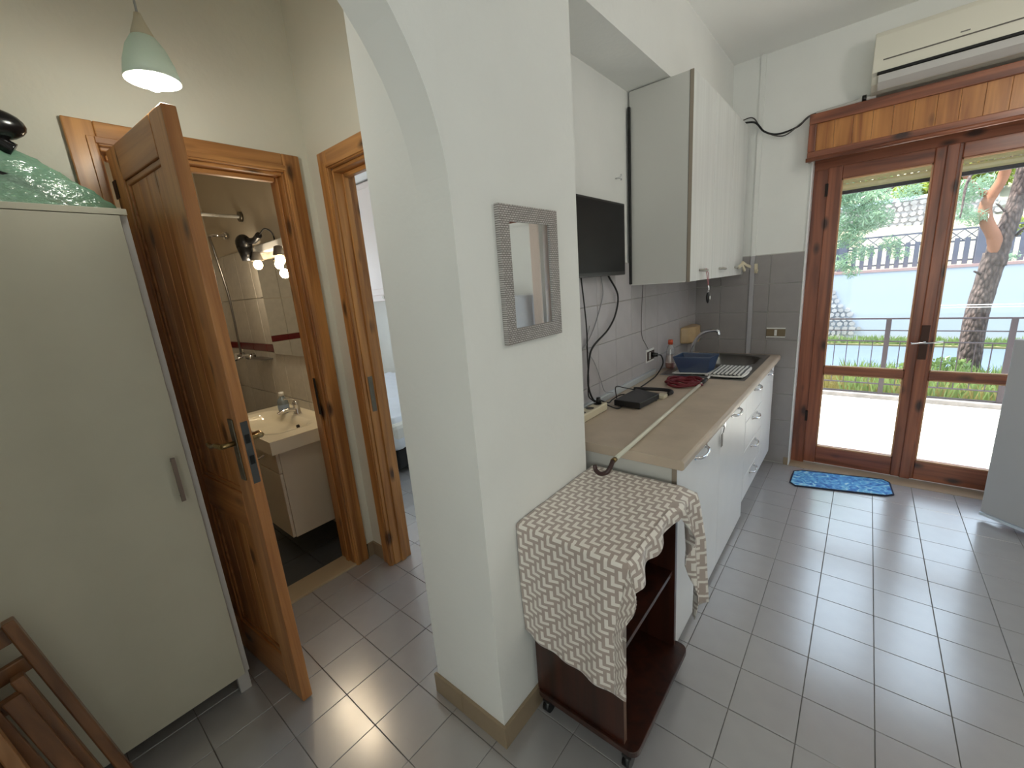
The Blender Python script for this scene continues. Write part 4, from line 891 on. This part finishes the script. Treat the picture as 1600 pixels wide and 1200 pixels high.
# far corner tail: pushes towards the cabinet doors
for j in range(0, 20):
    for i in range(49, NA + 1):
        o = (i - 48) / (NA - 48); x, y, z = rows[j][i]; t = max(0, 1 - j / 19)
        rows[j][i] = (x + .018 + .02 * math.sin(j * .9) * o, y + .030 * o * t + (0.02 * o), z)
mc = MB().grid(rows); clo = thing('patterned_cloth', 'grey-beige interlocking-pattern cloth draped over the trolley', 'cloth', (-.17, .04, .779))
co = mc.build('cloth_sheet', CLm, clo, solid=.0022)
uvl = co.data.uv_layers.new(name='UVMap'); flat = [q for r in uvs for q in r]
for lp in co.data.loops: uvl.data[lp.index].uv = flat[lp.vertex_index]

# ================================================================ MAT, AC, FRIDGE, CURTAIN
mcn = [(.150, 2.19), (.185, 2.15), (.665, 2.275), (.705, 2.315), (.690, 2.50), (.655, 2.535), (.195, 2.435), (.150, 2.395)]
MM = bpy.data.materials.new('blue_mat_pattern'); MM.use_nodes = True; nt = MM.node_tree; pb = nt.nodes['Principled BSDF']; pb.inputs['Roughness'].default_value = .8
n = nt.nodes.new('ShaderNodeTexNoise'); n.inputs['Scale'].default_value = 16; n.inputs['Distortion'].default_value = 2.2; r = nt.nodes.new('ShaderNodeValToRGB'); els = r.color_ramp.elements
els[0].position = .32; els[0].color = srgb((52, 104, 180)); els[1].position = .7; els[1].color = srgb((190, 226, 238)); e = els.new(.48); e.color = srgb((84, 152, 214)); e = els.new(.6); e.color = srgb((116, 188, 222))
tcn = nt.nodes.new('ShaderNodeTexCoord'); nt.links.new(tcn.outputs['Object'], n.inputs[0]); nt.links.new(n.outputs['Fac'], r.inputs[0]); nt.links.new(r.outputs[0], pb.inputs[0])
mt = thing('floor_mat', 'small blue patterned floor mat in front of the balcony door', 'mat', (.43, 2.35, .001))
MB().prism(mcn, 2, .001, .007).build('mat_body', MM, mt); MB().tube([(*p, .006) for p in mcn + [mcn[0]]], .005, 6).build('border', mat('navy_border', (28, 36, 66), .7), mt)
ac = thing('air_conditioner', 'wall-mounted white air conditioner unit above the balcony door', 'air conditioner', (.78, 2.42, 2.46))
ACM = mat('ac_ivory', (222, 219, 204), .45); AY = 2.31
prof_ = [(EY - .002, 2.455), (EY - .002, 2.745), (AY + .05, 2.745), (AY + .012, 2.735), (AY, 2.71), (AY - .008, 2.60), (AY - .004, 2.535), (AY + .02, 2.52), (AY + .045, 2.487), (AY + .09, 2.462), (AY + .13, 2.455)]
MB().prism(prof_, 0, .362, 1.17).build('housing', ACM, ac, bevel=.004)
B(.405, AY - .010, 2.585, 1.13, AY - .004, 2.591).build('panel_groove', mat('ac_shadow', (96, 92, 84), .6), ac)
B(.385, AY - .0075, 2.522, 1.15, AY + .012, 2.534).build('air_slot', BLACKM, ac)
MB().prism([(AY + .000, 2.518), (AY + .016, 2.487), (AY + .06, 2.458), (AY + .064, 2.462), (AY + .022, 2.492), (AY + .006, 2.520)], 0, .392, 1.14).build('vane', mat('ac_vane', (206, 204, 200), .45), ac)
MB().box(.70, AY - .0105, 2.606, .735, AY - .008, 2.611).build('small_emblem', mat('emblem_grey', (120, 118, 110), .4), ac)
cable('air_conditioner_cable', 'black cable drooping from the air conditioner behind the wall cabinet', [(.345, 2.50, 2.455), (.20, 2.50, 2.450), (.07, 2.49, 2.448), (.0, 2.49, 2.40), (-.11, 2.49, 2.385), (-.19, 2.48, 2.42), (-.25, 2.47, 2.49), (-.34, 2.42, 2.500), (-.36, 2.1, 2.485)], .006)
MB().tube(cr([(.07, 2.487, 2.448), (.02, 2.485, 2.415), (-.08, 2.485, 2.365), (-.20, 2.49, 2.43), (-.27, 2.495, 2.53), (-.37, 2.48, 2.52), (-.38, 2.2, 2.482)]), .004).build('grey_cable', mat('dim_cable', (84, 80, 80), .5), label='thin grey cable drooping beside the black air conditioner cable', cat='cable')
MB().tube(cr([(.385, 2.47, 2.455), (.34, 2.455, 2.452), (.28, 2.462, 2.448), (.18, 2.475, 2.447), (.10, 2.485, 2.446)]), [.016] * 8 + [.013] * 25, 10).build('pipe_sleeve', mat('wrapped_pipe', (196, 194, 190), .5), label='pale taped pipe lying on top of the wooden shutter box cover', cat='pipe')
MB().tube([(.345, 2.455, 2.456), (.325, 2.455, 2.455)], .019, 10).build('tape_band', BLACK, label='black tape band around the pale pipe under the air conditioner', cat='tape')
fr = thing('refrigerator', 'white refrigerator standing ajar in the corner right of the balcony door', 'refrigerator', (1.8, 2.16, 0))
FM = mat('fridge_white', (190, 192, 196), .4)
B(1.505, 1.875, .04, 2.06, 2.455, 1.42).build('body', FM, fr, bevel=.012)
B(1.49, 1.875, 1.07, 1.505, 2.455, 1.415).build('freezer_door', FM, fr, bevel=.006)
pa = Vector((1.5, 1.885, 0)); pb_ = Vector((1.088, 2.236, 0)); dr = (pb_ - pa).normalized(); nr = Vector((-dr.y, dr.x, 0))
def fp(u, v, z): p = pa + dr * u + nr * v; return (p.x, p.y, z)
m = MB(); L_ = .545
i0 = [fp(0, -.022, 0)[:2], fp(L_, -.022, 0)[:2], fp(L_, .022, 0)[:2], fp(0, .022, 0)[:2]]
m.prism(i0, 2, .045, 1.052); m.build('door', FM, fr, bevel=.006)
MB().prism([fp(.01, -.03, 0)[:2], fp(L_ - .01, -.03, 0)[:2], fp(L_ - .01, -.0225, 0)[:2], fp(.01, -.0225, 0)[:2]], 2, .06, 1.04).build('gasket', mat('gasket_white', (225, 228, 232), .4), fr)
MB().prism([fp(.0, -.020, 0)[:2], fp(L_, -.020, 0)[:2], fp(L_, .026, 0)[:2], fp(.0, .026, 0)[:2]], 2, .028, .044).build('kick_trim', mat('bluish_trim', (214, 226, 240), .4), fr)
for (a, b) in ((1.53, 1.9), (2.03, 1.9), (1.53, 2.43), (2.03, 2.43)): MB().lathe([(0, 0), (.015, 0), (.015, .04)], a, b, 10).build('foot', BLACKM, fr)
B(1.55, 1.93, 1.421, 1.92, 2.05, 1.47).build('white_box', WPLAST, label='flat white box lying on top of the refrigerator', cat='box', bevel=.004)
ct = thing('curtain', 'pale pink floor-length curtain hanging right of the balcony door', 'curtain', (1.42, 2.385, .03))
rows = []
for j in range(2):
    rows.append([(1.365 + .10 * i / 60, 2.385 + .014 * math.sin(i * .75), 2.14 if j else .03) for i in range(61)])
MB().grid(rows).build('fabric', mat('curtain_pink', (232, 220, 212), .8), ct, solid=.002); MB().tube([(1.34, 2.385, 2.145), (1.75, 2.385, 2.145)], .010).tube([(1.60, 2.385, 2.145), (1.60, 2.52, 2.145)], .008).build('rod', RED_X, ct)
# globe lamp added above the frame to lift the light on kitchen and ceiling
rl_ = thing('added_globe_lamp', 'white globe lamp added out of view to brighten the kitchen and ceiling', 'lamp', (1.3, 1.0, 2.30))
MB().ball((1.3, 1.0, 2.42), .11, .11, .11, 24, 16).build('globe', emit('added_lamp_glow', (255, 248, 238), 29), rl_)
MB().tube([(1.3, 1.0, 2.53), (1.3, 1.0, H)], .004, 6).build('cord', WPLAST, rl_); MB().lathe([(0, H), (.05, H), (.045, H - .025), (0, H - .03)], 1.3, 1.0, 20).build('ceiling_rose', WPLAST, rl_)
#EXTERIOR
# ================================================================ EXTERIOR
random.seed(11)
tg = thing('terrace', 'sunlit pale terrace paved with large stone slabs outside the balcony door', 'terrace', (1, 3.9, -.05))
B(-4, 2.72, -.22, 6, 5.12, -.058).build('base_slab', mat('terrace_mortar', (206, 200, 190), .9), tg)
PV = mat('terrace_stone', (228, 222, 210), .8, var=.04, vscale=5, bump=.1, bscale=20)
B(.08, 2.70, -.06, 1.42, 2.80, .0).build('door_sill', mat('outer_sill', (214, 208, 198), .6), tg, bevel=.004)
y = 2.81; j = 0
while y < 4.95:
    x = -2.4 - (j % 2) * .22
    while x < 3.6:
        wx_ = random.choice((.42, .46, .5)); 
        B(x + .006, y + .006, -.06, x + wx_ - .006, min(y + .42, 4.98), -.05 + random.uniform(-.002, .002)).build('paving_stone', PV, tg, bevel=.004); x += wx_
    y += .426; j += 1
B(-4, 4.99, -.06, 6, 5.12, .0).build('kerb_stone', mat('kerb_grey', (140, 134, 130), .8, var=.2, vscale=9, bump=.3), tg, bevel=.01)
rl = thing('terrace_railing', 'grey-brown metal railing along the far edge of the terrace', 'railing', (1, 5.04, -.05))
RM = mat('railing_paint', (66, 57, 60), .5, .2); YR = 5.04
for k in range(-4, 6):
    xp = .672 + .905 * k; B(xp - .022, YR - .015, .0, xp + .022, YR + .015, .862).build('post', RM, rl, bevel=.003)
for z, h in ((.855, .016), (.725, .010), (.605, .012), (.118, .012), (.012, .012)): B(-3.2, YR - .012, z - h / 2, 5.3, YR + .012, z + h / 2).build('rail', RM, rl, bevel=.002)
for k in range(-4, 5):
    for q in range(1, 8):
        xp = .672 + .905 * k + .113 * q; B(xp - .004, YR - .004, .124, xp + .004, YR + .004, .60).build('baluster', RM, rl)
# clothes line
MB().tube([(.9, 5.4, .93), (4, 5.4, .93)], .004).tube([(.9, 5.4, .955), (4, 5.4, .955)], .004).build('clothes_line', WPLAST, label='pair of white clothes lines stretched just beyond the railing', cat='clothes line').name = 'clothes_line'
gd = MB(); rows = []
for j in range(30):
    yy = 5.1 + 3.2 * j / 29; rows.append([(-6 + 16 * i / 60, yy, -.12 - .50 * (j / 29) ** 1.3 + .05 * noise.noise(Vector((i * .6, j * .5, 2)))) for i in range(61)])
gd.grid(rows); GR = mat('verge_earth', (122, 116, 80), .95, var=.25, vscale=3)
gd.build('earth_bank', GR, kind='structure').name = 'trim_verge'
ASP = mat('road_asphalt', (88, 102, 120), .85, var=.05)
B(-20, 8.2, -.75, 30, 12.4, -.62).build('trim_road', ASP, kind='structure')
B(-20, 12.4, -.75, 30, 13.4, -.58).build('trim_far_verge', GR, kind='structure')
def leaves(name, blobs, n, size, M, parent=None, label=None, cat=None, elong=3.0, group=None, kind='stuff', droop=0, thin=False):
    m = MB(); tot = sum(b[3] * b[4] * b[5] for b in blobs)
    for (cx, cy, cz, rx, ry, rz) in blobs:
        k = max(4, int(n * rx * ry * rz / tot))
        for _ in range(k):
            d = Vector((random.gauss(0, 1), random.gauss(0, 1), random.gauss(0, 1))); d.normalize(); d *= random.random() ** .4
            c = Vector((cx + d.x * rx, cy + d.y * ry, cz + d.z * rz)); a = Vector((random.uniform(-1, 1), random.uniform(-1, 1), random.uniform(-1, 1) - droop)).normalized()
            b = a.cross(Vector((random.uniform(-1, 1), random.uniform(-1, 1), random.uniform(-1, 1)))).normalized(); s = size * random.uniform(.6, 1.3)
            p = c - a * s * .5; q = c + a * s * .5; b = b * s / elong
            m.quad(tuple(p), tuple(c + b), tuple(q), tuple(c - b))
    return m.build(name, M, parent, label=label, cat=cat, group=group, kind=kind)
def leafmat(name, c): return translucent(name, c, .4, .03, .0)
GA = leafmat('grass_green', (138, 158, 96)); GB = leafmat('dry_grass', (158, 146, 92)); GN = leafmat('pine_needles', (150, 176, 146)); GD = leafmat('bush_green', (112, 144, 88)); GY = leafmat('yellow_green', (146, 160, 70))
def grass(name, x0, x1, y0, y1, z, n, h, M, label):
    m = MB()
    for _ in range(n):
        x = random.uniform(x0, x1); y = random.uniform(y0, y1); zz = z(y) if callable(z) else z; hh = h * random.uniform(.4, 1.2); lx = random.uniform(-.4, .4) * hh; ly = random.uniform(-.4, .4) * hh; w_ = random.uniform(.006, .014) * (1 + (y - 5) * .2)
        m.quad((x - w_, y, zz), (x + w_, y, zz), (x + lx * .5 + w_ * .6, y + ly * .5, zz + hh * .6), (x + lx, y + ly, zz + hh), (x + lx * .5 - w_ * .6, y + ly * .5, zz + hh * .6))
    m.build(name, M, label=label, cat='grass', kind='stuff')
zf = lambda y: -.12 - .5 * max(0, min(1, (y - 5.1) / 3.2)) ** 1.3
grass('dry_grass', -1.5, 3.5, 5.2, 7.6, zf, 4200, .26, GB, 'dry yellow grass on the bank just below the railing')
grass('green_grass', .3, 4.5, 5.2, 8.1, zf, 4200, .36, GA, 'fresh green grass and weeds on the bank around the tree foot')
grass('verge_grass', -6, 12, 12.45, 12.75, -.6, 3500, .2, GA, 'green weeds along the foot of the white wall across the road')
leaves('weed_clump', [(1.0, 6.6, -.12, .22, .2, .22), (2.0, 6.2, -.05, .3, .25, .25), (1.45, 7.3, -.15, .3, .2, .22)], 1500, .07, GA, label='leafy green weed clump growing beyond the railing', cat='plant')
# white wall
WX = mat('white_render', (190, 194, 200), .85, var=.03, vscale=.8, bump=.1, bscale=6)
WY = 12.95
ww = thing('boundary_wall', 'long white rendered boundary wall across the road', 'wall', (3, WY + .15, -.6))
B(-20, WY, -.6, 30, WY + .3, 1.14).build('rendered_face', WX, ww); B(-20, WY - .04, 1.14, 30, WY + .34, 1.20).build('coping', mat('coping_terracotta', (176, 140, 130), .7), ww)
sm = MB(); SP = mat('rubble_stone', (186, 178, 170), .9, var=.2, vscale=3, bump=.2)
def stones(x0, x1, z0, z1, yy, s, inside, mtl, parent, name='stone_facing'):
    m = MB(); z = z0; r = 0
    while z < z1:
        x = x0 + (r % 2) * s * .5; 
        while x < x1:
            w_ = s * random.uniform(.75, 1.25); h_ = s * random.uniform(.75, 1.05)
            if inside(x + w_ / 2, z + h_ / 2):
                n = 6; pts = [(x + w_ / 2 + w_ * .46 * math.cos(2 * math.pi * k / n + .3) * random.uniform(.85, 1.08), z + h_ / 2 + h_ * .5 * math.sin(2 * math.pi * k / n + .3) * random.uniform(.85, 1.08)) for k in range(n)]
                m.prism(pts, 1, yy - .05 - random.uniform(0, .03), yy + .02)
            x += w_
        z += s * .88; r += 1
    return m.build(name, mtl, parent, kind='stuff')
stones(-6, .75, -.55, 1.1, WY, .135, lambda x, z: z < .45 - x * 1.6 and z > -.25 + (x - .45) * .9, SP, ww)
# fence
fn = thing('picket_fence', 'weathered grey picket fence with lattice top on the white wall', 'fence', (2, WY + .15, 1.2))
FW = mat('weathered_wood', (96, 96, 106), .85, var=.15, vscale=6); 
pk = B(-.045, -.012, 0, .045, .012, .58)
me = bpy.data.meshes.new('picket'); me.from_pydata(pk.v, [], pk.f); me.materials.append(FW)
x = -3.0
while x < 8.2:
    o = bpy.data.objects.new('picket', me); C.objects.link(o); o.parent = fn; o.location = ROOTS[fn.name] @ Vector((x, WY + .13, 1.21)); x += .165
for xp in (-2.55, -.1, 2.35, 4.8, 7.25): B(xp - .09, WY + .08, 1.2, xp + .09, WY + .24, 2.0).build('post', FW, fn)
for z in (1.30, 1.72, 1.98): B(-3, WY + .145, z - .02, 8.2, WY + .175, z + .02).build('rail', FW, fn)
lt = MB(); x = -3
while x < 8.2:
    lt.bar((x, WY + .15, 1.74), (x + .24, WY + .15, 1.97), .02, .02); lt.bar((x + .24, WY + .155, 1.74), (x, WY + .155, 1.97), .02, .02); x += .24
lt.build('lattice', FW, fn, kind='stuff')
# hillside
rows = []
for j in range(24):
    t = j / 23; yy = 13.3 + 26 * t; rows.append([(-25 + 65 * i / 50, yy, 1.1 + 1.0 * min(1, t * 6) + 9.5 * t ** 1.2 + .25 * noise.noise(Vector((i * .5, j * .6, 5)))) for i in range(51)])
MB().grid(rows).build('trim_hillside', mat('hill_earth', (146, 140, 118), .95, var=.2, vscale=.5), kind='structure')
rw = thing('stone_retaining_wall', 'pale grey dry-stone retaining wall on the slope behind the fence', 'wall', (1, 16, 1.3))
B(-9, 16.05, 1.0, 2.9, 16.5, 3.0).build('core', mat('mortar_pale', (196, 190, 186), .95), rw); stones(-3.5, 2.9, 1.35, 2.95, 16.05, .17, lambda x, z: True, SP, rw); B(-9, 15.98, 3.0, 2.95, 16.55, 3.1).build('coping', mat('coping_blue_white', (206, 216, 222), .7), rw)
def house(x, y, z, wx_, d, h, wallc, roofc, label):
    t = thing('house', label, 'house', (x, y, z))
    B(x, y, z, x + wx_, y + d, z + h).build('walls', mat('house_wall_%d_%d' % (wallc[0], wallc[2]), wallc, .9), t); B(x - .3, y - .3, z + h, x + wx_ + .3, y + d + .3, z + h + .2).build('roof_slab', mat('roof_%d' % roofc[1], roofc, .8), t)
    for k in range(max(1, int(wx_ / 1.8))): f = B(x + .5 + k * 1.8, y - .03, z + h * .35, x + 1.4 + k * 1.8, y + .01, z + h * .8).build('window', mat('house_shutter', (110, 130, 140), .6), t); B(x + .45 + k * 1.8, y - .05, z + h * .33, x + 1.45 + k * 1.8, y - .03, z + h * .35).build('sill', mat('coping_blue_white', (206, 216, 222), .7), f)
house(-4, 25, 4.2, 8.5, 5, 3.2, (226, 220, 214), (178, 130, 110), 'pale house with terracotta roof slab high on the slope at left')
house(6.5, 27, 4.8, 9, 5, 3.6, (222, 226, 230), (150, 154, 160), 'white house with grey roof slab high on the slope at right')
leaves('hedge', [(5.2, 15.6, 2.0, 1.5, .5, .45), (4.2, 15.6, 2.4, .9, .5, .5)], 2600, .14, GD, label='dark green hedge behind the fence right of the stone retaining wall', cat='hedge')
leaves('agave_bushes', [(2.0, 17.2, 3.5, .7, .5, .45), (1.3, 17.6, 3.45, .5, .5, .35), (2.8, 17.4, 3.6, .7, .4, .5)], 1800, .26, GY, label='yellow-green spiky shrubs above the stone retaining wall', cat='shrub', elong=7)
leaves('orange_flowering_shrub', [(2.75, 18.6, 4.15, .35, .4, .4)], 500, .12, leafmat('orange_blossom', (226, 170, 70)), label='orange flowering shrub above the yellow-green shrubs', cat='shrub')
leaves('slope_shrub', [(3.8, 14.6, 1.75, .35, .3, .3), (3.3, 14.8, 1.9, .3, .3, .35)], 1200, .16, GY, label='light green shrub just behind the fence beside the tree', cat='shrub', elong=6)
leaves('background_tree', [(5.5, 19, 4.4, 2.2, 1.2, 1.4), (8, 20, 4.6, 2.4, 1.2, 1.6), (3.4, 20.5, 4.9, 1.2, 1, 1.0)], 6000, .26, GD, label='row of dense green trees on the slope behind the hedge', cat='tree')
leaves('background_tree', [(-1.5, 19.5, 4.0, 2.4, 1.2, 1.0), (-4.5, 19, 4.2, 2.0, 1.2, 1.4)], 3500, .26, GD, label='green trees on the slope above the left part of the retaining wall', cat='tree')
# pine tree
pt = thing('pine_tree', 'leaning forked pine tree with rough bark beyond the railing', 'tree', (1.76, 8, -.6))
BK = bpy.data.materials.new('pine_bark'); BK.use_nodes = True; nt = BK.node_tree; pb = nt.nodes['Principled BSDF']; pb.inputs['Roughness'].default_value = .95
vn_ = nt.nodes.new('ShaderNodeTexVoronoi'); vn_.inputs['Scale'].default_value = 16; mp_ = nt.nodes.new('ShaderNodeMapping'); mp_.inputs['Scale'].default_value = (1.6, 1.6, .7); tcn = nt.nodes.new('ShaderNodeTexCoord'); nt.links.new(tcn.outputs['Object'], mp_.inputs[0]); nt.links.new(mp_.outputs[0], vn_.inputs[0])
rp = nt.nodes.new('ShaderNodeValToRGB'); rp.color_ramp.elements[0].color = srgb((120, 102, 94)); rp.color_ramp.elements[1].position = .6; rp.color_ramp.elements[1].color = srgb((74, 62, 58)); nt.links.new(vn_.outputs['Distance'], rp.inputs[0]); nt.links.new(rp.outputs[0], pb.inputs[0])
bp = nt.nodes.new('ShaderNodeBump'); bp.invert = True; bp.inputs['Distance'].default_value = .03; nt.links.new(vn_.outputs['Distance'], bp.inputs['Height']); nt.links.new(bp.outputs[0], pb.inputs['Normal'])
OR = mat('orange_bark', (146, 100, 76), .9, var=.2, vscale=5, bump=.4, bscale=14)
def limb(pts, r0, r1, M, name='branch'):
    P_ = cr(pts, 8); n = len(P_); rs = [(r0 + (r1 - r0) * k / (n - 1)) * (1 + .08 * noise.noise(Vector((k * .6, r0 * 40, 1)))) for k in range(n)]
    return MB().tube(P_, rs, 14).build(name, M, pt)
def TP(px, py, y): # reference point on a vertical plane at depth y (metres), worked out once from the camera position
    a = (px - 800) / 654.244; b = (py - 600) / 654.244
    d = Vector(R0) * a + Vector(R1) * b + Vector(R2); t = (y - CAM[1]) / d.y; return Vector(CAM) + d * t
limb([TP(1508, 610, 8), TP(1512, 575, 8), TP(1524, 500, 8), TP(1540, 445, 8), TP(1556, 395, 8)], .135, .125, BK, 'trunk')
limb([TP(1552, 415, 8), TP(1562, 382, 8), TP(1578, 345, 8.05), TP(1592, 300, 8.1), TP(1602, 250, 8.1), TP(1612, 150, 8.1)], .128, .055, BK, 'trunk')
limb([TP(1559, 408, 8.0), TP(1557, 396, 7.97), TP(1553, 370, 7.93), TP(1541, 345, 7.9), TP(1540, 322, 7.9), TP(1551, 303, 7.9), TP(1568, 275, 7.9), TP(1578, 230, 7.8)], .085, .055, OR)
limb([TP(1550, 306, 7.9), TP(1534, 300, 7.9), TP(1520, 288, 7.85), TP(1506, 272, 7.8), TP(1490, 240, 7.7)], .045, .022, OR)
for (a, b, c_, r) in (((1588, 368), (1598, 358), (1612, 350), .018), ((1538, 428), (1530, 427), (1522, 424), .028), ((1570, 330), (1562, 322), (1556, 318), .014)): limb([TP(*a, 8), TP(*b, 7.9), TP(*c_, 7.8)], r, r * .4, BK, 'twig')
for (a, b, c_) in (((1600, 230), (1480, 250), (1330, 330)), ((1600, 190), (1450, 230), (1290, 300)), ((1590, 240), (1520, 270), (1500, 340))): limb([TP(*a, 7.9), TP(*b, 7.4), TP(*c_, 7.0)], .03, .008, BK, 'bough')
nb = []
for (px, py, yy, r) in ((1330, 320, 7, .22), (1350, 345, 7, .24), (1325, 370, 6.9, .22), (1375, 340, 7.1, .18), (1345, 395, 6.9, .16), (1315, 410, 6.8, .16), (1390, 380, 7, .14), (1405, 395, 7, .13), (1330, 425, 6.8, .12), (1300, 350, 6.8, .2), (1370, 310, 7.1, .2),
                      (1510, 300, 7.6, .2), (1520, 340, 7.8, .16), (1500, 330, 7.5, .15), (1545, 285, 8.2, .15), (1300, 300, 7, .3), (1420, 300, 7.4, .16), (1580, 400, 8.4, .10)):
    p = TP(px, py, yy); nb.append((p.x, p.y, p.z, r, r, r * .8))
leaves('needles', nb, 9500, .085, GN, pt, elong=14)
